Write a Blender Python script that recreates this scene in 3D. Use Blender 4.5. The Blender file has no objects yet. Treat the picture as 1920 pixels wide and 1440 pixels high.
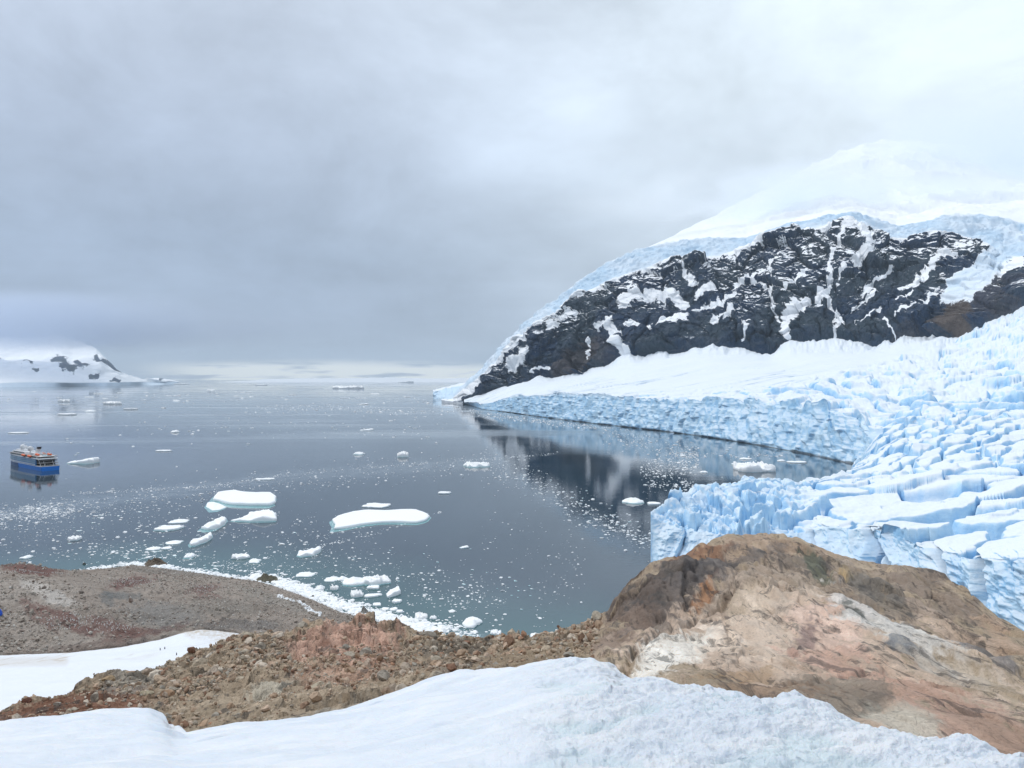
import bpy, math, random
import numpy as np
C = bpy.context.scene.collection
SC = bpy.context.scene
R = math.radians
rng = np.random.RandomState(7)
random.seed(7)

# ------------------------------------------------------------ camera, sky, sun, exposure
H = 86.0; F = 1450.0; CX = 960.0; HY = 712.0
cam = bpy.data.cameras.new('camera'); camo = bpy.data.objects.new('camera', cam); C.objects.link(camo)
camo.location = (0, 0, H); camo.rotation_euler = (R(90), 0, 0)
cam.sensor_width = 36; cam.lens = 36*F/1920; cam.shift_y = -8/1920
cam.clip_start = 0.3; cam.clip_end = 200000
SC.camera = camo
SC.view_settings.view_transform = 'Standard'; SC.view_settings.look = 'None'
SC.view_settings.exposure = 0.06; SC.view_settings.gamma = 1.0
cy = SC.cycles
cy.use_denoising = True
cy.max_bounces = 10; cy.diffuse_bounces = 3; cy.glossy_bounces = 3; cy.volume_bounces = 8
cy.transparent_max_bounces = 12
cy.volume_step_rate = 1.0; cy.volume_max_steps = 128
cy.sample_clamp_indirect = 6

SUN_EL, SUN_AZ = 50, -62      # azimuth measured from +Y towards +X
sl = bpy.data.lights.new('sun', 'SUN'); sl.energy = 1.5; sl.angle = R(10); sl.color = (1.0, 0.97, 0.93)
so = bpy.data.objects.new('sun', sl); C.objects.link(so)
so.rotation_euler = (R(90-SUN_EL), 0, R(180-SUN_AZ))
so.location = (200, 200, 400)

class NT:
    """small helper for writing node trees"""
    def __init__(s, tree): s.t = tree; s.t.nodes.clear()
    def n(s, kind, ins=None, **kw):
        nd = s.t.nodes.new(kind)
        for k, v in kw.items(): setattr(nd, k, v)
        for k, v in (ins or {}).items():
            sock = nd.inputs[k]
            if isinstance(v, bpy.types.NodeSocket): s.t.links.new(v, sock)
            elif isinstance(v, tuple) and len(v) == 2 and isinstance(v[0], bpy.types.Node): s.t.links.new(v[0].outputs[v[1]], sock)
            elif isinstance(v, bpy.types.Node): s.t.links.new(v.outputs[0], sock)
            else:
                if hasattr(sock.default_value, '__len__') and hasattr(v, '__len__') and len(sock.default_value) == 4 and len(v) == 3: v = (*v, 1)
                sock.default_value = v
        return nd
    def math(s, op, a, b=0.0, c=0.0, clamp=False):
        nd = s.n('ShaderNodeMath', {0: a, 1: b, 2: c}, operation=op, use_clamp=clamp); return nd.outputs[0]
    def vmath(s, op, a, b=(0, 0, 0)):
        nd = s.n('ShaderNodeVectorMath', {0: a, 1: b}, operation=op)
        return nd.outputs['Value'] if op in ('DOT_PRODUCT', 'LENGTH') else nd.outputs[0]
    def mix(s, f, a, b, mode='MIX'):
        nd = s.n('ShaderNodeMix', data_type='RGBA', blend_type=mode)
        for i, v in ((0, f), (6, a), (7, b)):
            sock = nd.inputs[i]
            if isinstance(v, bpy.types.NodeSocket): s.t.links.new(v, sock)
            else: sock.default_value = (*v, 1) if hasattr(v, '__len__') and len(v) == 3 else v
        return nd.outputs[2]
    def ramp(s, f, stops, interp='LINEAR'):
        nd = s.n('ShaderNodeValToRGB', {0: f}); cr = nd.color_ramp; cr.interpolation = interp
        while len(cr.elements) < len(stops): cr.elements.new(0.5)
        for e, (p, c) in zip(cr.elements, stops):
            e.position = p; e.color = (*c, 1) if hasattr(c, '__len__') else (c, c, c, 1)
        return nd.outputs[0]
    def noise(s, vec, scale, detail=4, rough=0.55, dist=0.0):
        return s.n('ShaderNodeTexNoise', {'Vector': vec, 'Scale': scale, 'Detail': detail, 'Roughness': rough, 'Distortion': dist}).outputs[0]
    def smooth(s, v, a, b):
        return s.n('ShaderNodeMapRange', {0: v, 1: a, 2: b, 3: 0.0, 4: 1.0}, interpolation_type='SMOOTHSTEP').outputs[0]
    def map(s, vec, scale=(1, 1, 1), rot=(0, 0, 0)):
        return s.n('ShaderNodeMapping', {'Vector': vec, 'Scale': scale, 'Rotation': rot}).outputs[0]

world = bpy.data.worlds.new('World'); SC.world = world; world.use_nodes = True
w = NT(world.node_tree)
tc = w.n('ShaderNodeTexCoord'); dirv = tc.outputs['Generated']
sky = w.n('ShaderNodeTexSky', sky_type='NISHITA', sun_disc=False, sun_elevation=R(SUN_EL), sun_rotation=R(SUN_AZ))
sep = w.n('ShaderNodeSeparateXYZ', {0: dirv}); dz = sep.outputs[2]
zc = w.math('MAXIMUM', dz, 0.0)
den = w.math('ADD', zc, 0.12)
plane = w.n('ShaderNodeCombineXYZ', {0: w.math('DIVIDE', sep.outputs[0], den), 1: w.math('DIVIDE', sep.outputs[1], den), 2: dz}).outputs[0]
cl1 = w.noise(plane, 0.6, 6, 0.52, 0.25)
cl2 = w.noise(w.map(dirv, (1, 1, 1.5)), 3.4, 8, 0.60, 0.25)
warp = w.math('MULTIPLY', w.math('SUBTRACT', w.noise(w.map(dirv, (3, 3, 12)), 1.6, 5, 0.6, 0.3), 0.5), 0.030)
el = w.math('ADD', dz, warp)
base = w.ramp(el, [(0.0, (.36, .41, .50)), (0.03, (.26, .315, .425)), (0.08, (.285, .355, .485)), (0.16, (.355, .44, .58)),
                   (0.28, (.47, .555, .70)), (0.42, (.56, .64, .77)), (0.60, (.76, .83, .94)), (1.0, (.96, 1.02, 1.10))])
# brighter opening towards the hidden sun and along the snow peak
gd = (0.50, 0.80, 0.33)
gl = math.sqrt(sum(v*v for v in gd)); gd = tuple(v/gl for v in gd)
g = w.math('POWER', w.math('MAXIMUM', w.vmath('DOT_PRODUCT', dirv, gd), 0.0), 7.0)
sky_b = w.mix(w.math('MULTIPLY', g, 1.0, clamp=True), base, (.80, .90, .97))
# cloud mottling
mot = w.math('ADD', w.math('MULTIPLY', cl1, 0.75), w.math('MULTIPLY', cl2, 1.0))
mot = w.math('ADD', mot, 0.14)
mc = w.n('ShaderNodeCombineXYZ', {0: mot, 1: mot, 2: mot}).outputs[0]
sky_b = w.mix(1.0, sky_b, mc, 'MULTIPLY')
# pale strip of open sky over the far coast
strip = w.math('MULTIPLY', w.smooth(w.math('ADD', dz, w.math('MULTIPLY', warp, 0.55)), 0.026, 0.013), w.smooth(sep.outputs[0], -0.46, -0.36))
strip = w.math('MULTIPLY', strip, w.smooth(w.noise(w.map(dirv, (5, 5, 55)), 2.2, 4), 0.33, 0.50))
sky_b = w.mix(w.math('MULTIPLY', strip, 0.9), sky_b, (1.5, 1.45, 1.25))
bg1 = w.n('ShaderNodeBackground', {'Color': sky.outputs[0], 'Strength': 0.08})
bg2 = w.n('ShaderNodeBackground', {'Color': sky_b, 'Strength': 1.0})
mx = w.n('ShaderNodeMixShader', {0: 0.93, 1: bg1, 2: bg2})
w.n('ShaderNodeOutputWorld', {'Surface': mx})

# ------------------------------------------------------------ numpy noise
def _h(ix, iy, iz, seed):
    h = (ix.astype(np.int64)*73856093) ^ (iy.astype(np.int64)*19349663) ^ (iz.astype(np.int64)*83492791) ^ (seed*2654435761)
    h &= 0xffffffff
    h = ((h ^ (h >> 16))*0x45d9f3b) & 0xffffffff
    h = ((h ^ (h >> 16))*0x45d9f3b) & 0xffffffff
    return ((h ^ (h >> 16)) & 0xffffff)/float(0xffffff)
def vn(x, y, z=None, seed=0):
    """value noise in -1..1"""
    if z is None:
        ix, iy = np.floor(x), np.floor(y); fx, fy = x-ix, y-iy
        fx = fx*fx*fx*(fx*(fx*6-15)+10); fy = fy*fy*fy*(fy*(fy*6-15)+10)
        zz = np.zeros_like(ix)
        a = _h(ix, iy, zz, seed); b = _h(ix+1, iy, zz, seed); c = _h(ix, iy+1, zz, seed); d = _h(ix+1, iy+1, zz, seed)
        return (a+(b-a)*fx+(c-a)*fy+(a-b-c+d)*fx*fy)*2-1
    ix, iy, iz = np.floor(x), np.floor(y), np.floor(z); fx, fy, fz = x-ix, y-iy, z-iz
    fx = fx*fx*(3-2*fx); fy = fy*fy*(3-2*fy); fz = fz*fz*(3-2*fz)
    r = 0
    for k in (0, 1):
        a = _h(ix, iy, iz+k, seed); b = _h(ix+1, iy, iz+k, seed); c = _h(ix, iy+1, iz+k, seed); d = _h(ix+1, iy+1, iz+k, seed)
        v = a+(b-a)*fx+(c-a)*fy+(a-b-c+d)*fx*fy
        r = r+v*(fz if k else 1-fz)
    return r*2-1
def fbm(x, y, z=None, o=4, seed=0, g=0.5, ridged=False):
    t = 0; a = 1; s = 0
    for i in range(o):
        f = 2.03**i
        v = vn(x*f+i*7.3, y*f+i*3.1, None if z is None else z*f+i*5.7, seed+i)
        if ridged: v = 1-2*np.abs(v)
        t = t+v*a; s += a; a *= g
    return t/s
def voro(x, y, seed=0, jit=0.9):
    """F1, F2, two cell randoms and the offset to the cell centre"""
    ix, iy = np.floor(x), np.floor(y)
    f1 = np.full(x.shape, 9.0); f2 = np.full(x.shape, 9.0); r1 = np.zeros(x.shape); r2 = np.zeros(x.shape)
    ox = np.zeros(x.shape); oy = np.zeros(x.shape); z0 = np.zeros_like(ix)
    for dx in (-1, 0, 1):
        for dy in (-1, 0, 1):
            cx, cyy = ix+dx, iy+dy
            h1 = _h(cx, cyy, z0, seed); h2 = _h(cx, cyy, z0+1, seed)
            px = cx+0.5+(h1-0.5)*jit-x; py = cyy+0.5+(h2-0.5)*jit-y
            d = np.sqrt(px*px+py*py); m = d < f1
            f2 = np.where(m, f1, np.minimum(f2, d)); f1 = np.where(m, d, f1)
            r1 = np.where(m, _h(cx, cyy, z0+2, seed), r1); r2 = np.where(m, _h(cx, cyy, z0+3, seed), r2)
            ox = np.where(m, px, ox); oy = np.where(m, py, oy)
    return f1, f2, r1, r2, ox, oy
def blur(A, n=1, ax=(0, 1)):
    for _ in range(n):
        for a in ax:
            B = np.concatenate([np.take(A, [0], a), A, np.take(A, [-1], a)], a); m = A.shape[a]
            A = .25*np.take(B, range(0, m), a)+.5*A+.25*np.take(B, range(2, m+2), a)
    return A
def sst(v, a, b):
    t = np.clip((v-a)/(b-a), 0, 1); return t*t*(3-2*t)

# ------------------------------------------------------------ object helpers
def tag(o, label=None, cat=None, group=None, kind=None):
    if label: o['label'] = label
    if cat: o['category'] = cat
    if group: o['group'] = group
    if kind: o['kind'] = kind
    return o
def obj(name, verts, faces, mat, parent=None, smooth=True, attrs=None, cols=None):
    """one mesh object; faces: (n,k) int array or list of such arrays"""
    me = bpy.data.meshes.new(name)
    fl = faces if isinstance(faces, list) else [faces]
    fl = [np.asarray(f, dtype=np.int32) for f in fl if len(f)]
    verts = np.asarray(verts, dtype=np.float32)
    me.vertices.add(len(verts)); me.vertices.foreach_set('co', verts.ravel())
    li = np.concatenate([f.ravel() for f in fl]); cnt = np.concatenate([np.full(len(f), f.shape[1], dtype=np.int32) for f in fl])
    st = np.concatenate([[0], np.cumsum(cnt)[:-1]]).astype(np.int32)
    me.loops.add(len(li)); me.loops.foreach_set('vertex_index', li)
    me.polygons.add(len(cnt)); me.polygons.foreach_set('loop_start', st)
    me.polygons.foreach_set('use_smooth', np.full(len(cnt), smooth))
    me.update(calc_edges=True)
    for k, v in (attrs or {}).items():
        me.attributes.new(k, 'FLOAT', 'POINT').data.foreach_set('value', np.asarray(v, dtype=np.float32).ravel())
    for k, v in (cols or {}).items():
        c4 = np.ones((len(verts), 4), dtype=np.float32); c4[:, :3] = np.asarray(v).reshape(-1, 3)
        me.attributes.new(k, 'FLOAT_COLOR', 'POINT').data.foreach_set('color', c4.ravel())
    if mat: me.materials.append(mat)
    o = bpy.data.objects.new(name, me); C.objects.link(o)
    if parent: o.parent = parent
    return o
def gridfaces(r, c):
    i = np.arange(r*c).reshape(r, c)
    return np.stack([i[:-1, :-1], i[:-1, 1:], i[1:, 1:], i[1:, :-1]], -1).reshape(-1, 4)
def curve(pts, px, sm=0):
    p = np.array(pts, dtype=float)
    out = [np.interp(px, p[:, 0], p[:, k]) for k in (1, 2)]
    if sm:
        step = px[1]-px[0]; n = max(1, int(sm/step)); k = np.hanning(2*n+3)[1:-1]; k /= k.sum()
        out = [np.convolve(np.pad(v, len(k)//2, mode='edge'), k, mode='valid') for v in out]
    return out
def pchip(V, ts, t):
    """V (K,C): monotone cubic through the curves, knots ts, sampled at t"""
    ts = np.asarray(ts, float)
    h = np.diff(ts)[:, None]; d = np.diff(V, axis=0)/h
    m = np.zeros_like(V); m[0] = d[0]; m[-1] = d[-1]
    for k in range(1, len(ts)-1):
        same = d[k-1]*d[k] > 0
        w1 = 2*h[k]+h[k-1]; w2 = h[k]+2*h[k-1]
        with np.errstate(all='ignore'):
            hm = (w1+w2)/(w1/d[k-1]+w2/d[k])
        m[k] = np.where(same, hm, 0)
    idx = np.clip(np.searchsorted(ts, t, side='right')-1, 0, len(ts)-2)
    hh = h[idx]; s = ((t-ts[idx])[:, None])/hh
    a, b = V[idx], V[idx+1]; ma, mb = m[idx]*hh, m[idx+1]*hh
    s2, s3 = s*s, s*s*s
    return (2*s3-3*s2+1)*a+(s3-2*s2+s)*ma+(-2*s3+3*s2)*b+(s3-s2)*mb
def sheet(curves, counts, x0, x1, nx, sm=0, linear=False, zcurves=None):
    """surface through crest lines given as (bearing, drop, depth); returns X,Y,Z,PX,PY,T grids"""
    px = np.linspace(x0, x1, nx)
    Ys, Zs = [], []
    for i, c in enumerate(curves):
        y, d = curve(c, px, sm[i] if isinstance(sm, (list, tuple)) else sm)
        Ys.append(d); Zs.append(H-(y-HY)/F*d)
    for i, f in (zcurves or {}).items(): Zs[i] = f(px, Ys, Zs)
    Ys = np.array(Ys); Zs = np.array(Zs)
    t = np.concatenate([np.linspace(k, k+1, n, endpoint=False) for k, n in enumerate(counts)]+[[len(counts)]])
    if linear:
        idx = np.clip(np.floor(t).astype(int), 0, len(counts)-1); s = (t-idx)[:, None]
        Y = Ys[idx]*(1-s)+Ys[idx+1]*s; Z = Zs[idx]*(1-s)+Zs[idx+1]*s
    else:
        ts = np.arange(len(curves)); Y = pchip(Ys, ts, t); Z = pchip(Zs, ts, t)
    PX = np.broadcast_to(px, Y.shape); X = (PX-CX)/F*Y
    PY = HY+(H-Z)/Y*F
    return X.copy(), Y, Z, PX.copy(), PY, np.broadcast_to(t[:, None], Y.shape)
def normals(X, Y, Z):
    P = np.stack([X, Y, Z], -1)
    du = np.gradient(P, axis=1); dv = np.gradient(P, axis=0)
    n = np.cross(du, dv); l = np.linalg.norm(n, axis=-1, keepdims=True); l[l == 0] = 1
    n = n/l
    return n*np.where(n[..., 2:3] < 0, -1, 1)
def build(name, X, Y, Z, mat, **kw):
    return obj(name, np.stack([X, Y, Z], -1).reshape(-1, 3), gridfaces(*X.shape), mat, **kw)
def pline(PX, PY, pts):
    """distance (in bearing units) to a polyline"""
    d = np.full(PX.shape, 1e9)
    for (ax, ay), (bx, by) in zip(pts[:-1], pts[1:]):
        vx, vy = bx-ax, by-ay; L = vx*vx+vy*vy+1e-9
        s = np.clip(((PX-ax)*vx+(PY-ay)*vy)/L, 0, 1)
        d = np.minimum(d, np.hypot(PX-ax-s*vx, PY-ay-s*vy))
    return d
def paint(col, PX, PY, blobs, warp=0.35, seed=50, ns=30.0, extra=0.0):
    n1 = fbm(PX/ns, PY/ns*1.6, o=5, seed=seed); n2 = 1.9*fbm((PX*.9+PY*.43)/ns*2, (PY*.9-PX*.43)/ns*7, o=5, seed=seed+9, g=.7)
    for (bx, by, rx, ry, ang, c, a) in blobs:
        ca, sa = math.cos(R(ang)), math.sin(R(ang))
        u = ((PX-bx)*ca-(PY-by)*sa)/rx; v = ((PX-bx)*sa+(PY-by)*ca)/ry
        m = sst(np.sqrt(u*u+v*v)+n1*warp+n2*warp*0.7+extra, 1.15, 0.65)*a
        for k in range(3): col[..., k] = col[..., k]*(1-m)+c[k]*m
def wp(px, py, z=0.0):
    """point on the level z seen at that bearing"""
    Y = (H-z)*F/(py-HY); return ((px-CX)/F*Y, Y, z)

# ------------------------------------------------------------ materials
def mat(name):
    m = bpy.data.materials.new(name); m.use_nodes = True; return m, NT(m.node_tree)
def fin(t, col, rough=0.8, bump=None, spec=0.3, **kw):
    ins = {'Base Color': col, 'Roughness': rough, 'Specular IOR Level': spec}
    if bump is not None: ins['Normal'] = bump
    ins.update(kw)
    p = t.n('ShaderNodeBsdfPrincipled', ins)
    t.n('ShaderNodeOutputMaterial', {'Surface': p})
def bump(t, h, strength, dist, nrm=None):
    ins = {'Height': h, 'Strength': strength, 'Distance': dist}
    if nrm is not None: ins['Normal'] = nrm
    return t.n('ShaderNodeBump', ins).outputs[0]
def simple(name, col, rough=0.5, metal=0.0, nscale=0.8, var=0.12):
    m, t = mat(name); g = t.n('ShaderNodeTexCoord').outputs['Object']
    n = t.noise(g, nscale, 5)
    c = t.mix(n, tuple(v*(1-var) for v in col), tuple(min(1, v*(1+var)) for v in col))
    fin(t, c, rough, bump(t, n, 0.1, 0.02), 0.4, Metallic=metal); return m

def attr(t, n, out='Fac'): return t.n('ShaderNodeAttribute', attribute_name=n).outputs[out]
def geo(t): return t.n('ShaderNodeNewGeometry').outputs['Position']

# mountain: rock with lying snow
m_mount, t = mat('mountain_rock_and_snow'); p = geo(t)
na = t.noise(p, 0.006, 5, 0.6); nb = t.noise(p, 0.05, 6, 0.65, 0.4); nc = t.noise(t.map(p, (1, 1, .25)), 0.15, 5, 0.65)
rock = t.mix(t.smooth(na, .40, .62), (.024, .058, .125), (.050, .082, .112))
rock = t.mix(t.smooth(nb, .45, .72), rock, (.095, .125, .170))
rock = t.mix(t.math('MULTIPLY', t.smooth(nc, .52, .75), .7), rock, (.006, .012, .030))
rock = t.mix(attr(t, 'warm'), rock, t.mix(nb, (.10, .080, .072), (.20, .165, .145)))
sn = t.math('ADD', attr(t, 'snow'), t.math('MULTIPLY', t.math('SUBTRACT', t.noise(p, 0.09, 6, 0.75), 0.5), 1.5))
sm = t.smooth(sn, 0.44, 0.56)
ice = t.mix(attr(t, 'ice'), (.90, .93, .96), t.mix(t.noise(p, .02, 5), (.38, .57, .75), (.62, .76, .88)))
fin(t, t.mix(sm, rock, ice), 0.75, bump(t, t.math('ADD', nb, t.math('MULTIPLY', nc, .6)), t.math('SUBTRACT', 1.0, t.math('MULTIPLY', sm, .85)), 22.0), 0.25)

# glacier
m_ice, t = mat('glacier_ice'); p = geo(t)
nb = t.noise(p, 0.08, 6, 0.62, 0.5); nc = t.noise(p, 0.5, 5, 0.6)
icec = t.mix(t.smooth(nb, .35, .65), (.31, .58, .84), (.56, .77, .92))  # blue ice tones, deepened to carry shadow missing on the steep faces
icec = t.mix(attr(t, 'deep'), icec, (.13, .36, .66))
sk = t.math('ADD', attr(t, 'ice'), t.math('MULTIPLY', t.math('SUBTRACT', nc, 0.5), 0.5), clamp=True)
col = t.mix(sk, t.mix(t.noise(t.map(p, (.3, 1, 1)), .02, 5), (.74, .81, .88), (.82, .87, .91)), icec)
col = t.mix(attr(t, 'dirt_notch_shade'), col, t.mix(nc, (.05, .055, .06), (.10, .10, .10)))
strat = t.noise(t.map(p, (.04, .04, .9)), 1.0, 4, .6)
bb = bump(t, t.math('ADD', nb, t.math('ADD', t.math('MULTIPLY', nc, .5), t.math('MULTIPLY', strat, .35))), 0.4, 2.0)
fin(t, col, 0.6, bb, 0.35)

m_snow, t = mat('snowfield_snow'); p = geo(t)
nb = t.noise(t.map(p, (.35, 1, 1), (0, 0, .3)), 0.12, 6, 0.6); nc = t.noise(p, .9, 5, .6)
col = t.mix(t.math('MULTIPLY', t.smooth(nb, .45, .7), .35), (.79, .82, .86), (.70, .74, .78))
col = t.mix(attr(t, 'dirt_notch_shade'), col, t.mix(nc, (.42, .34, .24), (.62, .55, .46)))
fin(t, col, 0.65, bump(t, t.math('ADD', nb, t.math('MULTIPLY', nc, .15)), 0.5, .8), 0.3)

m_snown, t = mat('foreground_snow'); p = geo(t)
lump = t.noise(p, 7.0, 6, .62, .3); gr = t.noise(p, 60, 4, .7); big = t.noise(t.map(p, (.5, 1.6, 1), (0, 0, .35)), 1.6, 4)
col = t.mix(t.smooth(big, .35, .7), (.69, .745, .81), (.79, .815, .84))
col = t.mix(t.math('MULTIPLY', attr(t, 'wet_shade'), .6), col, (.58, .70, .74))
col = t.mix(t.math('MULTIPLY', t.smooth(t.noise(p, 2.2, 6, .7), .60, .78), .18), col, (.55, .50, .44))
hh = t.math('ADD', t.math('MULTIPLY', lump, attr(t, 'rough')), t.math('MULTIPLY', gr, .10))
hh = t.math('ADD', hh, t.math('MULTIPLY', big, .8))
fin(t, col, 0.5, bump(t, hh, 0.8, .10), 0.4, **{'Subsurface Weight': 0.15, 'Subsurface Radius': (.03, .06, .09), 'Subsurface Scale': .5})

def rockmat(name, k, ck=1.0):
    """k scales the texture to the distance of the ground; base colour from the painted attribute"""
    m, t = mat(name); p = geo(t)
    ps = t.map(p, (1.3, .45, 1.6), (0, 0, 0.08))
    n1 = t.noise(ps, .8*k, 7, .65, .6); n2 = t.noise(p, 5*k, 6, .7); n3 = t.noise(t.map(p, (1.9, .32, 1.2), (0, 0, -.12)), 1.5*k, 7, .72, .8)
    wob = t.n('ShaderNodeTexNoise', {'Vector': p, 'Scale': .9*k, 'Detail': 5.0}).outputs[1]
    va = t.n('ShaderNodeTexVoronoi', {'Vector': t.mix(.22, t.map(p, (1.6, .38, 1.3), (0, 0, .12)), wob), 'Scale': 1.25*k}, feature='DISTANCE_TO_EDGE').outputs[0]
    vb = t.n('ShaderNodeTexVoronoi', {'Vector': t.mix(.15, t.map(p, (.9, .5, 1.3), (0, 0, -.5)), wob), 'Scale': 4.2*k}, feature='DISTANCE_TO_EDGE').outputs[0]
    n4 = t.noise(p, .35*k, 4, .6); n5 = t.noise(p, 16*k, 5, .75)
    crk = t.math('MAXIMUM', t.math('MULTIPLY', t.smooth(va, .022, .004), t.smooth(n4, .40, .56)), t.math('MULTIPLY', t.smooth(vb, .03, .005), t.math('MULTIPLY', t.smooth(n4, .58, .46), t.smooth(n2, .4, .6))))
    c = t.mix(1.0, attr(t, 'tint', 'Color'), (1.52, 1.53, 1.56), 'MULTIPLY')
    c = t.mix(t.math('MULTIPLY', t.smooth(n1, .48, .68), .6), c, t.mix(1.0, c, (.62, .58, .54), 'MULTIPLY'))
    c = t.mix(t.math('MULTIPLY', t.smooth(n2, .52, .72), .55), c, t.mix(1.0, c, (1.5, 1.48, 1.45), 'MULTIPLY'))
    c = t.mix(t.math('MULTIPLY', t.smooth(n3, .56, .63), .62), c, (.075, .065, .055))
    lp = t.noise(t.map(p, (1.1, .30, 1), (0, 0, .1)), .55*k, 6, .62, .8); lq = t.noise(t.map(p, (1.3, .45, 1), (0, 0, -.2)), 1.3*k, 7, .68, .5)
    rm = t.n('ShaderNodeTexNoise', {'Vector': t.mix(.12, t.map(p, (1.5, .5, 1.3), (0, 0, .1)), wob), 'Scale': 1.1*k, 'Detail': 8.0, 'Roughness': .62, 'Lacunarity': 2.1}, noise_type='RIDGED_MULTIFRACTAL').outputs[0]
    rs = t.smooth(rm, .35, 1.6)
    c = t.mix(t.math('MULTIPLY', t.smooth(lp, .50, .60), .45*ck), c, t.mix(1.0, c, (1.42, 1.46, 1.50), 'MULTIPLY'))
    c = t.mix(t.math('MULTIPLY', t.smooth(lq, .54, .62), .66*ck), c, (.095, .090, .085))
    c = t.mix(t.math('MULTIPLY', rs, .68*ck), c, t.mix(1.0, c, (.40, .36, .33), 'MULTIPLY'))
    c = t.mix(t.math('MULTIPLY', crk, .03*ck), c, (.035, .03, .027))
    c = t.mix(t.math('MULTIPLY', t.smooth(n5, .52, .64), .42), c, t.mix(1.0, c, (.45, .43, .41), 'MULTIPLY'))
    h = t.math('ADD', t.math('MULTIPLY', n1, 1.0), t.math('ADD', t.math('MULTIPLY', n2, .35), t.math('MULTIPLY', n3, -.7)))
    h = t.math('ADD', h, t.math('ADD', t.math('MULTIPLY', crk, -.06), t.math('MULTIPLY', n5, .12)))
    h = t.math('SUBTRACT', h, t.math('MULTIPLY', rs, 1.1*ck))
    fin(t, c, 0.85, bump(t, h, 1.0, .30/k), 0.25); return m
m_rock = rockmat('ridge_rock', 1.0)
m_hill = rockmat('hill_ground', 0.14, .15)
def stonemat(name, cols, k=1.0):
    m, t = mat(name); p = geo(t)
    rnd = attr(t, 'rnd')
    c = t.ramp(rnd, [(i/(len(cols)-1), cc) for i, cc in enumerate(cols)])
    n = t.noise(p, 9*k, 6, .7); n3 = t.noise(t.map(p, (.4, 1.5, 2.5)), 5*k, 5, .7)
    c = t.mix(t.smooth(n, .45, .7), c, t.mix(1.0, c, (.5, .47, .45), 'MULTIPLY'))
    c = t.mix(t.math('MULTIPLY', t.smooth(n3, .56, .68), .5), c, (.05, .045, .04))
    fin(t, c, .85, bump(t, n, .7, .04/k), .25); return m

def stones_mat(name, base, k=1.0):
    m, t = mat(name); p = geo(t); n = t.noise(p, 7*k, 6, .7); n3 = t.noise(t.map(p, (.4, 1.5, 2.5)), 4*k, 5, .7)
    oi = t.n('ShaderNodeObjectInfo').outputs['Random']
    c = t.mix(oi, tuple(v*.7 for v in base), tuple(v*1.25 for v in base))
    c = t.mix(t.smooth(n, .45, .7), c, t.mix(1.0, c, (.5, .47, .45), 'MULTIPLY'))
    c = t.mix(t.math('MULTIPLY', t.smooth(n3, .56, .68), .6), c, (.05, .045, .04))
    fin(t, c, .85, bump(t, n, .8, .05/k), .25); return m

m_floe, t = mat('floe_ice'); p = geo(t)
zz = t.n('ShaderNodeSeparateXYZ', {0: p}).outputs[2]
n = t.noise(p, .6, 6, .6)
low = t.smooth(t.math('ADD', zz, t.math('MULTIPLY', t.math('SUBTRACT', n, .5), .5)), .30, .0)
col = t.mix(low, t.mix(n, (.90, .93, .94), (.95, .96, .96)), (.45, .74, .78))
fin(t, col, .55, bump(t, n, .4, .5), .35)
m_ledge, t = mat('drowned_ice_foot'); p = geo(t); n = t.noise(p, .4, 5)
fin(t, t.mix(n, (.13, .32, .34), (.30, .52, .53)), .12, bump(t, n, .2, .1), .5)
m_brash, t = mat('brash_ice_white'); p = geo(t); n = t.noise(p, .5, 4)
fin(t, t.mix(n, (.88, .91, .92), (.95, .96, .96)), .6, None, .3)

# water
m_water, t = mat('sea_water'); p = geo(t)
deep = t.mix(attr(t, 'shallow'), (.022, .046, .070), (.050, .115, .125))
sheen_n = t.noise(t.map(p, (.0011, .0065, 1), (0, 0, -.05)), 1.0, 6, .62, .6)
film = t.math('MULTIPLY', t.smooth(sheen_n, .50, .66), attr(t, 'film'))  # bright reflection of calm water painted in as pale streaks
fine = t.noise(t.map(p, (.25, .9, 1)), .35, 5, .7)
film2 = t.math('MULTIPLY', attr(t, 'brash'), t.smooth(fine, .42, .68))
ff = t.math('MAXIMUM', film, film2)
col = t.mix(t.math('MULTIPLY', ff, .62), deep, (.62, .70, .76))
wv = t.noise(t.map(p, (.6, 1.0, 1)), .35, 4, .6); wv2 = t.noise(t.map(p, (.05, .12, 1)), .5, 3, .5)
calm = t.smooth(t.noise(t.map(p, (.0012, .005, 1)), 1.0, 4), .4, .6)
ro = t.math('ADD', t.math('MULTIPLY', ff, .25), t.math('ADD', t.math('MULTIPLY', calm, .04), .02))
fin(t, col, ro, bump(t, t.math('ADD', wv, wv2), .10, .25), .5, IOR=1.33)

# ------------------------------------------------------------ water
PXS = np.linspace(-1200, 3200, 420)
ys = np.concatenate([np.linspace(712.9, 722, 16), np.linspace(723, 1500, 380)])
Yw = 86*F/(ys-HY)
Yw = np.concatenate([[90000], Yw])
shore_px = [(-200, 1098), (0, 1088), (145, 1076), (250, 1062), (300, 1066), (430, 1085), (480, 1090), (560, 1115), (640, 1150), (700, 1165), (800, 1190), (1010, 1215), (1100, 1240), (1220, 1262)]
shore = np.array([wp(a, b)[:2] for a, b in shore_px])
def wdist(X, Y, pts):
    return pline(X, Y, [tuple(q) for q in pts])
PXg, Yg = np.meshgrid(PXS, Yw); Xg = (PXg-CX)/F*Yg
ds = wdist(Xg, Yg, shore)
PYg = HY+86*F/Yg
shal = sst(ds+12*fbm(Xg/40, Yg/40, o=3, seed=3), 85, 8)
film = sst(PYg, 890, 770)*0.95*(1-0.55*sst(PXg, 650, 1250)*sst(PYg, 750, 780))
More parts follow.
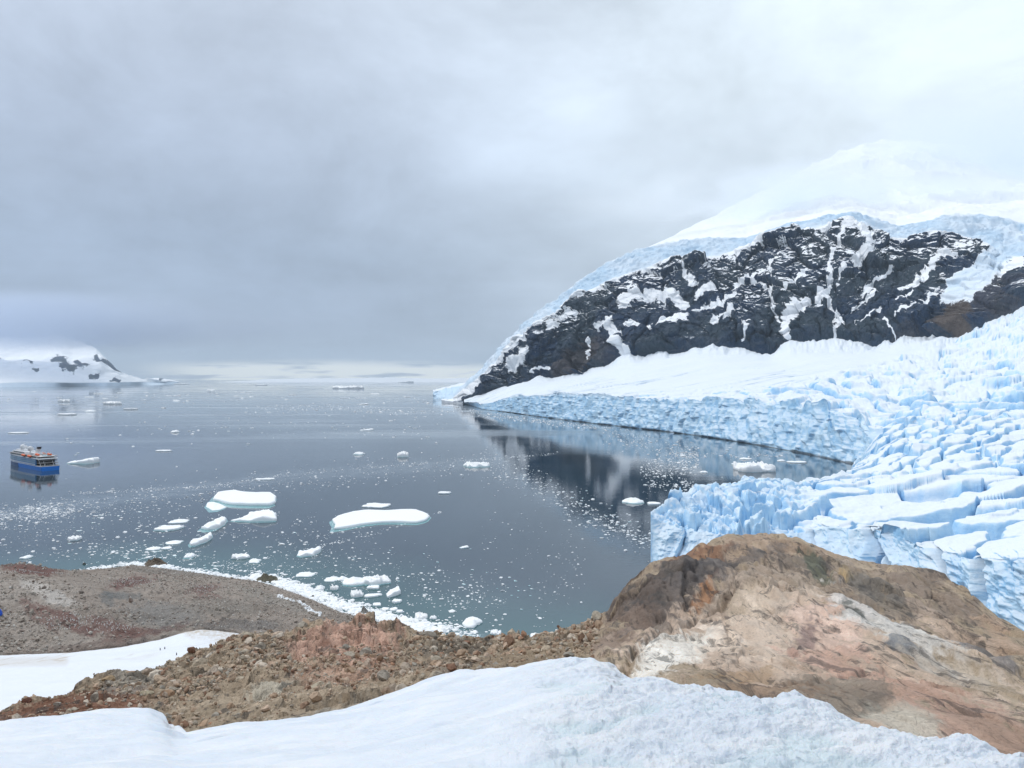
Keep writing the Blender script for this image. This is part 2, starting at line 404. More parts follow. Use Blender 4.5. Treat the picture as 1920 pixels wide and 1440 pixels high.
bands = [([(0, 965), (250, 930), (400, 912), (520, 895), (700, 882), (900, 868), (1000, 855)], 16, .55),
         ([(470, 768), (620, 766), (760, 772), (860, 770)], 9, .9), ([(860, 765), (1000, 788), (1150, 800)], 9, .9),
         ([(1130, 808), (1250, 835), (1300, 860), (1200, 880)], 26, .35), ([(950, 890), (1060, 930), (1160, 985), (1225, 1010)], 28, .10),
         ([(470, 1090), (560, 1122), (640, 1155), (760, 1185), (1000, 1198)], 9, .8)]
bra = np.zeros_like(PXg)
for pts, wd, a in bands:
    bra = np.maximum(bra, a*sst(pline(PXg, PYg, pts)+wd*.4*fbm(PXg/30, PYg/8, o=3, seed=5), wd, wd*.25))
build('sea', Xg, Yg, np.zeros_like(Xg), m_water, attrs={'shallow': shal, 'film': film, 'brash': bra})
tag(bpy.data.objects['sea'], 'calm grey blue sea reflecting the overcast sky and mountain', 'sea', kind='structure')

# ------------------------------------------------------------ mountain with ice cap and summit
foot = [(828, 752, 2900), (850, 754, 2850), (870, 752, 2760), (885, 742, 2700), (960, 722, 2550), (1060, 706, 2400), (1100, 700, 2350), (1120, 690, 2300), (1170, 668, 2200), (1250, 660, 2120), (1330, 645, 2050),
        (1400, 652, 2000), (1455, 666, 1960), (1475, 650, 1960), (1520, 634, 1930), (1560, 642, 1900), (1640, 645, 1850), (1700, 628, 1820), (1765, 620, 1780), (1772, 645, 1700), (1800, 625, 1680), (1850, 600, 1640), (1900, 585, 1600), (1918, 560, 1590), (2100, 530, 1500), (2400, 500, 1400)]
wall = [(828, 751, 2920), (850, 748, 2900), (880, 722, 2800), (900, 708, 2760), (925, 688, 2730), (945, 664, 2720), (960, 645, 2700), (1000, 620, 2680), (1050, 585, 2650), (1100, 552, 2620), (1150, 526, 2600), (1200, 510, 2570),
        (1250, 492, 2550), (1300, 488, 2520), (1360, 480, 2500), (1420, 462, 2480), (1480, 442, 2470), (1540, 427, 2460), (1590, 412, 2450), (1620, 432, 2400), (1660, 452, 2360), (1700, 460, 2330), (1750, 450, 2310), (1800, 446, 2300), (1850, 468, 2250), (1880, 490, 2150), (1920, 490, 2050), (2100, 450, 1950), (2400, 420, 1900)]
cliff = [(828, 750, 2940), (850, 741, 2960), (880, 712, 2900), (905, 692, 2880), (945, 650, 2860), (990, 604, 2840), (1050, 560, 2800), (1100, 520, 2780), (1150, 490, 2750), (1200, 472, 2730), (1260, 456, 2720), (1330, 450, 2700), (1400, 452, 2680),
         (1480, 425, 2650), (1540, 412, 2640), (1600, 403, 2600), (1640, 415, 2560), (1680, 429, 2530), (1740, 422, 2500), (1770, 408, 2480), (1820, 405, 2470), (1870, 412, 2450), (1920, 425, 2400), (2100, 400, 2300), (2400, 380, 2200)]
bench = [(828, 750, 2980), (850, 742, 3000), (900, 700, 2990), (945, 655, 3050), (1050, 562, 3100), (1200, 466, 3200), (1260, 446, 3250), (1400, 425, 3300), (1600, 395, 3200), (1700, 408, 3100), (1800, 395, 3100), (1920, 385, 3100), (2400, 350, 3000)]
upper = [(828, 750, 3000), (850, 744, 3020), (900, 704, 3020), (945, 660, 3100), (1050, 566, 3200), (1200, 470, 3500), (1260, 445, 3700), (1300, 424, 3900), (1400, 384, 4000), (1500, 345, 4000), (1600, 330, 4000), (1800, 340, 4000), (1920, 350, 4000), (2400, 330, 4000)]
peak = [(828, 750, 3040), (850, 746, 3060), (900, 708, 3060), (945, 665, 3200), (1050, 572, 3400), (1200, 478, 3900), (1260, 450, 4400), (1300, 424, 4600), (1400, 378, 4900), (1440, 350, 5000), (1500, 320, 5100), (1580, 283, 5200), (1620, 264, 5200), (1700, 258, 5200), (1780, 268, 5200), (1850, 290, 5200), (1920, 318, 5200), (2400, 380, 5200)]
back = [(a, b+30+(0 if a < 1200 else 100), d*1.35) for a, b, d in peak]
X, Y, Z, PX, PY, T = sheet([foot, wall, cliff, bench, upper, peak, back], [300, 70, 40, 50, 60, 12], 828, 2400, 1350, linear=True)
rockband = sst(T, 0, .05)*sst(T, 1.12, .95)
N = normals(X, Y, Z)
# large ribs, strata ledges, roughness
ca, sa = math.cos(R(33)), math.sin(R(33))
U = X*ca+Z*sa; V = -X*sa+Z*ca
ribs = fbm(X/170, Y/400, Z/420, o=4, seed=11, ridged=True)
led = fbm(U/190, V/34, Y/300, o=5, seed=12, g=.55, ridged=True)
rou = fbm(X/38, Y/60, Z/30, o=4, seed=13)
envl = sst(PX, 840, 960)*.8+.2
amp = rockband*envl
fac = 0
for q_s, q_z, q_a, q_seed in ((150, 120, 34, 401), (58, 44, 17, 402), (21, 17, 9, 403)):
    wu = X+.30*q_s*fbm(X/q_s, Z/q_z, o=3, seed=q_seed+5); wz = Z+.30*q_z*fbm(X/q_s+9, Z/q_z, o=3, seed=q_seed+6)
    cu_, cz_ = (wu*.86+wz*.5)/q_s, (wz*.86-wu*.5)/q_z
    e1, e2, k1, k2, kx, ky = voro(cu_, cz_, seed=q_seed)
    fac = fac+q_a*((k1-.5)*.8+1.9*((k2-.5)*kx+(k1-.5)*ky)-.35*sst(e2-e1, .10, 0))
D = amp*(ribs*46+led*14+rou*6+fac)
D += sst(T, 1, 1.2)*sst(T, 2.2, 1.9)*envl*((14*fbm(X/90, Y/60, Z/60, o=5, seed=14, ridged=True)+9*fbm(X/28, Y/28, Z/22, o=4, seed=45, ridged=True)))
D += sst(T, 2.2, 3.0)*(55*fbm(X/330, Y/330, o=5, seed=15, ridged=True)-20)*envl*sst(PX, 1150, 1500)
sm_ = sst(T, 1.9, 2.3)
X1 = X+N[..., 0]*D; Y1 = Y+N[..., 1]*D; Z1 = Z+N[..., 2]*D*np.where(T < 1.2, .6, 1)
Z1 = Z1-np.where(PX > 900, 60, 8)*(1-sst(T, 0, .012))
vrib = fbm(X/26, Y/140, Z/170, o=4, seed=16, ridged=True)
Y1 = Y1-amp*9*vrib
N1 = normals(X1, Y1, Z1)
warpx = PX+13*fbm(PX/24, PY/20, o=5, seed=21, g=.62); warpy = PY+11*fbm(PX/24, PY/20, o=5, seed=22, g=.62)
snow = (N1[..., 2]-.58)*1.7-.12*sst(T, .7, .2)+.26*sst(fbm(U/240, V/17, Y/300, o=4, seed=17, ridged=True), .15, .6)*sst(fbm(X/150, Z/110, Y/200, o=3, seed=18), -.25, .25)-.06-.13*sst(T, .75, .35)+.12*fbm(U/60, V/14, o=4, seed=23)+.25*fbm(X/140, Z/110, o=3, seed=24)
snow += .42*sst(T, .5, 1.0)*(.6+fbm(X/25, Z/20, Y/50, o=3, seed=25))
gul = [([(1590, 418), (1575, 450), (1560, 480), (1557, 510), (1557, 540), (1546, 552), (1555, 570), (1574, 590), (1570, 615), (1565, 632)], 5), ([(1600, 425), (1618, 470), (1604, 492)], 14),
       ([(1500, 577), (1482, 600), (1478, 636)], 11), ([(1515, 565), (1500, 590)], 4), ([(1440, 500), (1450, 545), (1445, 560), (1462, 592), (1478, 625)], 3.5), ([(1405, 527), (1440, 553)], 3.5),
       ([(1375, 558), (1345, 572), (1298, 592)], 6), ([(1432, 512), (1375, 538)], 3.5), ([(1642, 548), (1598, 578)], 3.5), ([(1737, 530), (1712, 543), (1690, 556)], 6.5), ([(1710, 560), (1688, 578)], 3), ([(1800, 495), (1755, 510), (1740, 525)], 5),
       ([(1650, 588), (1608, 610)], 3), ([(1665, 515), (1640, 528), (1622, 552)], 4), ([(1172, 572), (1195, 556), (1230, 556), (1258, 550), (1280, 574)], 11), ([(1155, 608), (1163, 640), (1180, 672)], 10), ([(962, 690), (985, 676), (1006, 662)], 9),
       ([(982, 645), (1006, 640)], 5), ([(1240, 612), (1288, 606)], 8), ([(1300, 592), (1362, 575)], 6), ([(1126, 622), (1142, 612)], 6), ([(1036, 622), (1052, 608)], 6), ([(1112, 640), (1098, 676)], 3), ([(1288, 512), (1304, 540)], 7),
       ([(1340, 610), (1370, 588)], 7), ([(1185, 615), (1222, 610)], 5), ([(1060, 596), (1078, 590)], 7), ([(1310, 560), (1332, 545)], 7), ([(1390, 640), (1400, 618)], 2.5), ([(1538, 545), (1532, 575)], 5), ([(1765, 562), (1690, 605)], 2.5), ([(1880, 520), (1920, 505)], 9), ([(1850, 540), (1890, 530)], 7),
       ([(1585, 508), (1575, 528)], 5), ([(1660, 610), (1680, 625)], 3), ([(1480, 560), (1490, 545), (1512, 522)], 3), ([(1000, 700), (1040, 688)], 4), ([(1078, 560), (1100, 556)], 5)]
gn = .45*fbm(PX/9, PY/6, o=4, seed=28)+.22*fbm(U/30, V/9, o=3, seed=29)-.12
for pts, wd in gul:
    d = pline(warpx, warpy, pts); snow = np.maximum(snow, 1.25*np.exp(-(d/(wd*1.05))**2)+gn)
# hanging glacier on the right flank, ice cap front, snow left of the rock nose
hang = sst(pline(warpx, warpy, [(1890, 455), (1845, 520), (1812, 555), (1800, 575)]), 34, 22)*sst(PY, 590, 560)
hang = np.maximum(hang, sst(pline(warpx, warpy, [(1795, 548), (1803, 560)]), 14, 8))
hang = np.maximum(hang, sst(pline(warpx, warpy, [(1860, 440), (1960, 455)]), 32, 24))
nose = sst(PX-(PY-690)*-1.0, 905, 885)*(1-sst(PY, 742, 748)*sst(PX, 866, 876))
nose = sst(warpx-(880-(warpy-740)*1.12), 8, -4)
icecap = sst(T+.12*fbm(PX/25, PY/25, o=3, seed=26), .93, 1.04)
solid = np.maximum(np.maximum(hang, icecap), nose)
snow = np.maximum(np.clip(snow, -.4, 1.2), solid*1.3)
icea = np.clip(np.maximum(sst(T, 1.0, 1.15)*sst(T, 2.12, 1.9), hang*.8)*(.75+.5*fbm(X/60, Z/40, o=4, seed=27)), 0, 1)
warm = np.zeros_like(PX)
cw = np.zeros(PX.shape+(3,))
paint(cw, PX, PY, [(1800, 605, 32, 38, 0, (1, 1, 1), .95), (1870, 560, 60, 40, 20, (1, 1, 1), .35), (1085, 675, 55, 18, 35, (1, 1, 1), .6), (1130, 655, 30, 26, 0, (1, 1, 1), .3), (1480, 655, 20, 10, 0, (1, 1, 1), .3), (1690, 635, 40, 12, 20, (1, 1, 1), .3)], seed=60)
o = build('mountain', X1, Y1, Z1, m_mount, attrs={'snow': snow, 'ice': icea, 'warm': cw[..., 0]})
tag(o, 'dark rock mountain streaked with snow under a blue ice cap', 'mountain', kind='structure')

# ------------------------------------------------------------ glacier
def glacier_attrs(X, Y, Z, N, extra=0):
    steep = sst(N[..., 2], .93, .45)
    return steep
wl = [(870, 757), (905, 768), (960, 774), (1000, 780), (1060, 788), (1120, 795), (1200, 804), (1300, 816), (1380, 828), (1450, 840), (1520, 853), (1585, 868)]
g0 = [(a, b, 86*F/(b-HY)) for a, b in wl]+[(1600, 862, 790), (1640, 850, 740), (1700, 830, 730), (1920, 800, 640), (2400, 790, 560)]
g1 = [(870, 753, 2620), (905, 757, 2240), (960, 742, 2030), (1000, 738, 1860), (1060, 736, 1680), (1120, 737, 1530), (1180, 744, 1420), (1240, 748, 1320), (1300, 748, 1235), (1400, 745, 1100), (1500, 752, 960), (1560, 758, 870),
      (1600, 770, 830), (1640, 795, 770), (1700, 790, 770), (1920, 780, 700), (2400, 770, 620)]
g2 = [(870, 752, 2700), (905, 748, 2400), (960, 736, 2150), (1060, 728, 1800), (1120, 728, 1650), (1240, 733, 1450), (1300, 735, 1400), (1400, 730, 1300), (1500, 728, 1200), (1600, 735, 1050), (1700, 755, 920), (1800, 750, 880), (1920, 745, 840), (2400, 730, 720)]
g3 = [(870, 751, 2740), (905, 742, 2600), (960, 726, 2380), (1060, 716, 2100), (1180, 706, 1850), (1330, 698, 1650), (1500, 694, 1500), (1600, 688, 1400), (1700, 690, 1330), (1800, 685, 1280), (1920, 670, 1150), (2400, 640, 1000)]
g4 = [(a, b-5, d+90) for a, b, d in foot if a >= 870]
g4[0] = (870, 750, 2800)
X, Y, Z, PX, PY, T = sheet([g0, g1, g2, g3, g4], [110, 130, 120, 90], 870, 2400, 1250, linear=True, sm=[6, 4, 16, 20, 34],
    zcurves={0: lambda px, Ys, Zs: np.where(px < 1590, -2.0, np.interp(px, [1590, 1640, 2400], [-2, 8, 14]))})
N = normals(X, Y, Z)
# rough icefall to the right of this line, smooth apron to the left
line = np.interp(PX, [870, 1100, 1300, 1500, 1600, 1700, 1760, 1920, 2400], [760, 735, 727, 712, 690, 662, 640, 575, 520])
roughm = sst(PY-line+6*fbm(PX/30, PY/10, o=3, seed=30), -4, 14)
far = sst(PX, 1250, 1600)
top = sst(T, .85, 1.02)
# jumbled seracs
q = 30+16*far; a1 = 0.5
wx = X+9*fbm(X/35, Y/35, o=3, seed=31); wy = Y+9*fbm(X/35, Y/35, o=3, seed=32)
f1, f2, r1, r2, ox, oy = voro((wx*.9+wy*.35)/38, (wy*.9-wx*.35)/52, seed=33)
g1f, g2f, s1, s2, px_, py_ = voro((wx+wy*.3)/11, (wy-wx*.3)/17, seed=34)
sc = (.35+.65*far)
ser = sc*(9*(r1-.5)+19*((r1-.5)*ox+(r2-.5)*oy)*1.6-9*sst(f2-f1, .16, .0)) + sc*(3.0*(s1-.5)+6.5*((s2-.5)*px_+(s1-.5)*py_)-2.4*sst(g2f-g1f, .15, 0))
ser += 1.2*fbm(X/5, Y/6, o=3, seed=35)
smooth_a = 9.0*fbm(X/190, Y/90, o=4, seed=36)
crm = sst(np.abs(fbm((X+.1*Y)/260, (Y-.1*X)/30, o=3, seed=37)), .05, .0)*sst(Y, 900, 1100)*sst(T, 3.4, 2.6)
crev = -6.0*sst(np.abs(fbm((X+.1*Y)/260, (Y-.1*X)/30, o=3, seed=37)), .035, .0)*sst(Y, 900, 1100)*sst(T, 3.4, 2.6)
fan = sum(h_*np.exp(-((PX-c_)/w_)**2) for c_, w_, h_ in [(1478, 16, 50), (1568, 15, 30), (1178, 20, 45), (1764, 14, 26), (1335, 30, 22), (1235, 16, 26), (1690, 14, 14), (1010, 14, 18), (1110, 10, 16), (1620, 10, 18)])
teeth = sst(T, 3.3, 3.95)*(13*fbm(PX/20, Y/200, o=5, seed=44, g=.6)+fan*.4)*sst(PX, 900, 980)
Z = Z+teeth
Zn = Z+top*(roughm*blur(ser, 2)*sst(T, 4, 3.6)+(1-roughm)*(smooth_a+crev))
# cliff face: chiselled plates, pushed along the horizontal normal
fx = np.where(T < 1, 1, 0)*sst(T, 0, .03)
nh = np.stack([N[..., 0], N[..., 1]], -1); nl = np.linalg.norm(nh, axis=-1, keepdims=True)+1e-6; nh = nh/nl
cu = (X*.86-Y*.5)
c1, c2, k1, k2, kx, ky = voro(cu/10+.6*fbm(cu/20, Z/14, o=3, seed=38), Z/26+cu/50, seed=39)
pl = 4*(k1-.5)+8*((k2-.5)*kx+(k1-.5)*ky)+4.5*fbm(cu/34, Z/50, Y/80, o=4, seed=40, ridged=True)+1.6*fbm(cu/9, Z/9, o=3, seed=41, ridged=True)
fade = sst(T, 0, .1)*sst(T, 1.5, 1.0)*sst(PX, 870, 960)
pl = blur(pl, 1)
Xn = X+nh[..., 0]*pl*fade*np.where(T < 1, 1, .5); Yn = Y+nh[..., 1]*pl*fade*np.where(T < 1, 1, .5)
N1 = normals(Xn, Yn, Zn)
icea = sst(N1[..., 2], .86, .35)*.95*(.35+.65*np.maximum(roughm, 1-top))
icea = np.maximum(icea, .7*crm*(1-roughm)*(T > 1.05))
icea = np.maximum(icea, (T < .97)*(.45+.3*fbm(cu/25, Z/20, o=3, seed=42)))
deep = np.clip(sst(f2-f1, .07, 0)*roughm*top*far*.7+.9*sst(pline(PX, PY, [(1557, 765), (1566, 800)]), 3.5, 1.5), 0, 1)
dirt_notch_shade = sst(Zn+1.6*fbm(cu/14, Zn/3, o=3, seed=43), 2.2, .6)*(T < 1)*.85  # dark waterline band: shade of the melt undercut painted on the ice
o = build('glacier', Xn, Yn, Zn, m_ice, smooth=True, attrs={'ice': icea, 'deep': deep, 'dirt_notch_shade': dirt_notch_shade})
tag(o, 'glacier snow apron ending in a long blue ice cliff across the bay', 'glacier', kind='structure')

# near tongue of the glacier
t0 = [(1220, 1060, 360), (1300, 1100, 345), (1500, 1100, 330), (1700, 1150, 285), (1920, 1230, 235), (2100, 1280, 215), (2400, 1330, 200)]
t1 = [(1220, 964, 372), (1250, 975, 372), (1300, 990, 368), (1400, 1000, 362), (1500, 992, 352), (1560, 978, 345), (1640, 985, 328), (1700, 1005, 310), (1760, 1030, 290), (1850, 1042, 266), (1920, 1048, 250), (2400, 1080, 215)]
t2 = [(1220, 960, 376), (1255, 940, 400), (1300, 922, 425), (1400, 912, 445), (1500, 912, 455), (1560, 915, 440), (1650, 930, 400), (1750, 950, 358), (1920, 960, 322), (2400, 970, 280)]
t3 = [(1220, 960, 379), (1255, 938, 404), (1300, 921, 432), (1400, 907, 460), (1500, 904, 480), (1570, 888, 520), (1600, 878, 560), (1640, 868, 560), (1700, 862, 520), (1800, 872, 470), (1920, 880, 430), (2400, 890, 370)]
t4 = [(1220, 970, 381), (1300, 940, 445), (1500, 915, 505), (1570, 890, 570), (1590, 882, 610), (1600, 874, 660), (1620, 855, 690), (1650, 828, 710), (1700, 805, 710), (1800, 800, 660), (1920, 800, 620), (2400, 800, 520)]
t5 = [(1220, 975, 384), (1300, 945, 460), (1500, 920, 520), (1570, 895, 600), (1590, 890, 640), (1598, 876, 760), (1620, 850, 790), (1640, 812, 805), (1700, 768, 890), (1800, 758, 860), (1920, 755, 800), (2400, 750, 660)]
t6 = [(1220, 980, 390), (1300, 950, 480), (1500, 930, 540), (1570, 905, 620), (1590, 900, 660), (1598, 872, 850), (1620, 842, 870), (1640, 802, 890), (1700, 782, 980), (1800, 768, 950), (1920, 765, 900), (2400, 765, 760)]
def drop(k, lvl):
    def f(px, Ys, Zs): return Zs[k]*sst(px, 1586, 1600)+lvl*(1-sst(px, 1586, 1600))
    return f
X, Y, Z, PX, PY, T = sheet([t0, t1, t2, t3, t4, t5, t6], [150, 170, 110, 150, 80, 20], 1220, 2400, 1250, linear=True, sm=[10, 6, 8, 6, 4, 3, 3],
    zcurves={0: lambda px, Ys, Zs: np.full_like(px, -2.0), 4: drop(4, -3), 5: drop(5, -4), 6: drop(6, -6)})
N = normals(X, Y, Z)
wx = X+9*fbm(X/30, Y/30, o=4, seed=71, g=.45); wy = Y+8*fbm(X/30, Y/30, o=4, seed=72, g=.45)
# big tabular blocks near the front, long ridges further in, broken spires at the left tip
f1, f2, r1, r2, ox, oy = voro((wx*.97+wy*.25)/36, (wy*.97-wx*.25)/25, seed=73, jit=1.0)
h1, h2, s1, s2, sx, sy = voro((wx*.75-wy*.66)/13, (wy*.75+wx*.66)/46, seed=74, jit=.8)
g1f, g2f, u1, u2, ux, uy = voro(wx/8.5, wy/10, seed=75)
g1f_, g2f_, u1_, u2_, ux_, uy_ = voro(wx/11, wy/9, seed=88)
tipm = sst(PX, 1560, 1440)
ridm = sst(Y, 430, 540)*(1-tipm)
tabm = (1-ridm)*(1-tipm)
top = sst(T, .93, 1.0)
crw = .03+.13*sst(fbm(X/30, Y/30, o=2, seed=86), -.4, .5)
tab = 6.5*(r1-.45)+7*((r2-.5)*ox+(r1-.5)*oy)-8.5*sst(f2-f1, crw*1.15, crw*.35)+2.0*(u1_-.5)*sst(fbm(X/40, Y/40, o=2, seed=87), -.1, .3)+1.2*fbm(X/9, Y/7, o=4, seed=89)+.5*fbm(X/6, Y/5, o=3, seed=76)
rid = 5*(s1-.5)+7*((s2-.5)*sx)-9*sst(h2-h1, .20, .04)+1.0*fbm(X/7, Y/7, o=3, seed=77)+1.5*(u1-.5)
spi = 9*(u1-.55)+8*((u2-.5)*ux+(u1-.5)*uy)-5*sst(g2f-g1f, .2, .0)+5*(r1-.5)+3*fbm(X/4, Y/4, o=3, seed=78, ridged=True)
wall_crest = sst(T, 1.55, 1.95)*tipm
spi = spi*(1-.55*wall_crest)+2.5*wall_crest
taper = sst(PX, 1220, 1245)
Zn = Z+top*taper*blur(tabm*tab+ridm*rid+tipm*spi*1.1, 2)*np.where((T > 4) & (PX < 1600), 0, 1)
nh = np.stack([N[..., 0], N[..., 1]], -1); nl = np.linalg.norm(nh, axis=-1, keepdims=True)+1e-6; nh = nh/nl
# the front follows the blocks: each cell stands forward or back of its neighbours
cu = X*.93-Y*.37
e1, e2, v1, v2, vx, vy = voro(cu/17+.25*fbm(cu/15, Z/12, o=2, seed=79), Z/60+3, seed=80)
pl = 0*cu+(9*(v1-.5)+9*(v2-.5)*vx-7*sst(e2-e1, .12, 0))*(1-tipm*.6)+3.2*fbm(cu/9, Z/9, Y/30, o=4, seed=81, ridged=True)+1.2*fbm(cu/2.5, Z/2.5, o=3, seed=82)
fade = sst(T, 1.25, .98)*taper*sst(T, 0, .05)
Xn = X+nh[..., 0]*pl*fade; Yn = Y+nh[..., 1]*pl*fade
Zn = Zn+(T < 1)*T*0
N1 = normals(Xn, Yn, Zn)
icea = sst(N1[..., 2], .86, .35)*.95
icea = np.maximum(icea, (T < .96)*(.42+.3*fbm(cu/12, Z/14, o=3, seed=83)))
icea = np.maximum(icea, tipm*(.35+.3*fbm(X/8, Y/8, o=3, seed=84)))
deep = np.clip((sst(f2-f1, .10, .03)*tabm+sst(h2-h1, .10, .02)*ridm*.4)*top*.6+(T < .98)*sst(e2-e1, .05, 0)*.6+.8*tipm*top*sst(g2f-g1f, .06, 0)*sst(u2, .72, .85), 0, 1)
o = build('glacier', Xn, Yn, Zn, m_ice, attrs={'ice': icea, 'deep': deep, 'dirt_notch_shade': np.zeros_like(X)})
tag(o, 'near glacier tongue of crevassed blue blocks behind the rock dome', 'glacier', kind='structure')

# distant ice tongue left of the rock nose
a0 = [(812, 745, 3500), (860, 749, 3100), (900, 750, 3000)]; a1_ = [(812, 733, 3520), (835, 727, 3500), (860, 722, 3400), (900, 715, 3300)]; a2_ = [(812, 732, 3700), (860, 720, 3700), (900, 712, 3700)]
X, Y, Z, PX, PY, T = sheet([a0, a1_, a2_], [24, 14], 812, 900, 110, linear=True, zcurves={0: lambda px, Ys, Zs: np.full_like(px, -2.0)})
pl = 14*fbm(X/30, Z/20, o=4, seed=90, ridged=True)
Yn = Y-pl; Zn = Z+sst(T, .8, 1)*6*fbm(X/25, Y/30, o=3, seed=91)
o = build('ice_cliff', X, Yn, Zn, m_ice, attrs={'ice': (T < .95)*.6, 'deep': X*0, 'dirt_notch_shade': X*0})
tag(o, 'low pale ice cliff at the foot of the mountain nose', 'ice cliff', kind='structure')

# ------------------------------------------------------------ far coasts
b0 = [(-500, 727, 8600), (0, 727, 8700), (100, 724.5, 9500), (200, 722, 10500), (300, 719, 14000), (335, 717, 17000)]
b1 = [(-500, 712, 8700), (0, 718, 8800), (60, 716, 9300), (130, 718, 9700), (200, 717, 10600), (260, 716, 12500), (335, 715.5, 17000)]
b2 = [(-500, 690, 9800), (0, 694, 10000), (60, 695, 10200), (120, 700, 10400), (180, 704, 10900), (240, 708, 12400), (300, 713, 14500), (335, 715, 17200)]
b3 = [(-500, 625, 11500), (0, 648, 11500), (40, 655, 11500), (80, 648, 11400), (115, 647, 11400), (135, 656, 11500), (165, 652, 11600), (190, 650, 11700), (212, 668, 12000), (240, 690, 12700), (270, 702, 13500), (310, 713, 15000), (335, 714.8, 17400)]
b4 = [(-500, 560, 13500), (0, 610, 13500), (100, 612, 13500), (180, 630, 13500), (212, 665, 13600), (240, 690, 13800), (335, 715, 17500)]
X, Y, Z, PX, PY, T = sheet([b0, b1, b2, b3, b4], [14, 30, 90, 30], -500, 335, 560, linear=True, sm=3, zcurves={0: lambda px, Ys, Zs: np.full_like(px, -4.0)})
Z = Z+sst(T, .9, 2)*sst(PX, 335, 230)*(-210*sst(T, 2, 3)+95*fbm(X/700, Y/1500, o=5, seed=95, ridged=True)+25*fbm(X/160, Y/300, o=4, seed=97))
wxx = PX+4*fbm(PX/12, PY/9, o=3, seed=98); wyy = PY+3*fbm(PX/12, PY/9, o=3, seed=99)
snow = np.full(X.shape, .95); gn2 = .75*fbm((PX+PY)/6, (PY-PX*.4)/3.5, o=5, seed=96, g=.6)+.0
for pts, wd in [([(100, 655), (118, 655)], 9), ([(112, 650), (122, 668), (135, 690)], 12), ([(95, 672), (85, 668)], 6), ([(120, 690), (150, 686)], 9), ([(150, 682), (163, 684)], 5), ([(182, 655), (205, 662), (222, 680), (238, 695)], 8), ([(0, 655), (20, 668), (50, 660)], 7), ([(45, 672), (58, 676)], 5), ([(62, 694), (70, 697)], 4.5),
                ([(170, 705), (182, 706)], 4.5), ([(208, 713), (222, 716)], 2.5), ([(140, 655), (165, 672)], 4), ([(298, 707), (305, 708)], 1.5), ([(-120, 660), (-60, 690)], 14)]:
    snow = np.minimum(snow, 1-1.25*np.exp(-(pline(wxx, wyy, pts)/(wd*.8))**2)+gn2)
o = build('mountain', X, Y, Z, m_mount, attrs={'snow': snow, 'ice': sst(T, 1.1, .8)*.6, 'warm': X*0})
tag(o, 'distant snowy mountains across the water with grey rock patches', 'mountain', kind='structure')

c0 = [(380, 714, 26000), (900, 714, 26000)]; c1_ = [(a, b+2.2, d) for a, b, d in [(380, 711.5, 26500), (500, 709, 27000), (530, 710, 27000), (600, 706, 27000), (650, 707, 27000), (700, 705, 27000), (760, 708, 27000), (800, 707, 27000), (900, 706, 27000)]]
c2_ = [(a, b+3, d+3000) for a, b, d in c1_]
X, Y, Z, PX, PY, T = sheet([c0, c1_, c2_], [26, 6], 380, 900, 300, linear=True, sm=14, zcurves={0: lambda px, Ys, Zs: np.full_like(px, -10.0)})
Z = Z+sst(T, 0, .6)*45*fbm(X/1300, Y/2500, o=5, seed=101, ridged=True)
Z = -10+(Z+10)*sst(PX, 380, 520)
o = build('snowfield', X, Y, Z, m_snow, attrs={'dirt_notch_shade': X*0}); o.name = 'far_snow_coast'
tag(o, 'faint cream snow coast on the horizon', 'coast', kind='structure')

# ------------------------------------------------------------ brown hill by the shore
h0 = [(-400, 1245, 140), (0, 1230, 150), (120, 1226, 152), (230, 1214, 158), (300, 1200, 165), (340, 1188, 172), (380, 1180, 176), (440, 1188, 178), (480, 1196, 178), (600, 1210, 185), (760, 1235, 190)]
h1_ = [(-400, 1160, 160), (0, 1165, 168), (100, 1160, 170), (200, 1165, 175), (300, 1168, 184), (380, 1158, 195), (480, 1160, 202), (600, 1175, 208), (760, 1205, 215)]
h2_ = [(-400, 1085, 190), (0, 1100, 192), (100, 1103, 194), (180, 1115, 200), (260, 1122, 220), (350, 1118, 235), (480, 1125, 245), (600, 1148, 245), (700, 1175, 245), (760, 1195, 245)]
h3_ = [(-400, 1050, 215), (0, 1067, 215), (40, 1062, 218), (90, 1071, 222), (140, 1077, 240), (200, 1082, 270), (300, 1085, 290), (400, 1095, 290), (480, 1100, 300), (600, 1136, 285), (700, 1168, 268), (760, 1188, 258)]
h4_ = [(a, b, 86*F/(b-HY)) for a, b in [(-400, 1120), (0, 1088), (145, 1074), (190, 1068), (250, 1061), (300, 1066), (430, 1085), (480, 1091), (560, 1116), (640, 1150), (700, 1166), (760, 1182)]]
h5_ = [(a, 0, d+10) for a, b, d in h4_]
X, Y, Z, PX, PY, T = sheet([h0, h1_, h2_, h3_, h4_, h5_], [110, 110, 90, 60, 8], -400, 760, 820, sm=[14, 20, 20, 12, 4, 4], zcurves={4: lambda px, Ys, Zs: np.full_like(px, .25), 5: lambda px, Ys, Zs: np.full_like(px, -3.)})
env = sst(T, 4.0, 3.4)
Z = Z+env*(1.1*fbm(X/16, Y/16, o=4, seed=110)+.55*fbm(X/3.5, Y/3.5, o=4, seed=111, ridged=True)*(.4+.6*sst(T, 2.5, 1)))
b1f, b2f, q1, q2, qx, qy = voro(X/1.3, Y/1.3, seed=112)
Z = Z+.22*q1*sst(b1f, .5, .2)*sst(T, 4, 3.6)
Z = np.where(T < .02, Z-1.0, Z)
tint = np.zeros(X.shape+(3,)); tint[...] = (.255, .215, .18)
DR = (.12, .055, .045)
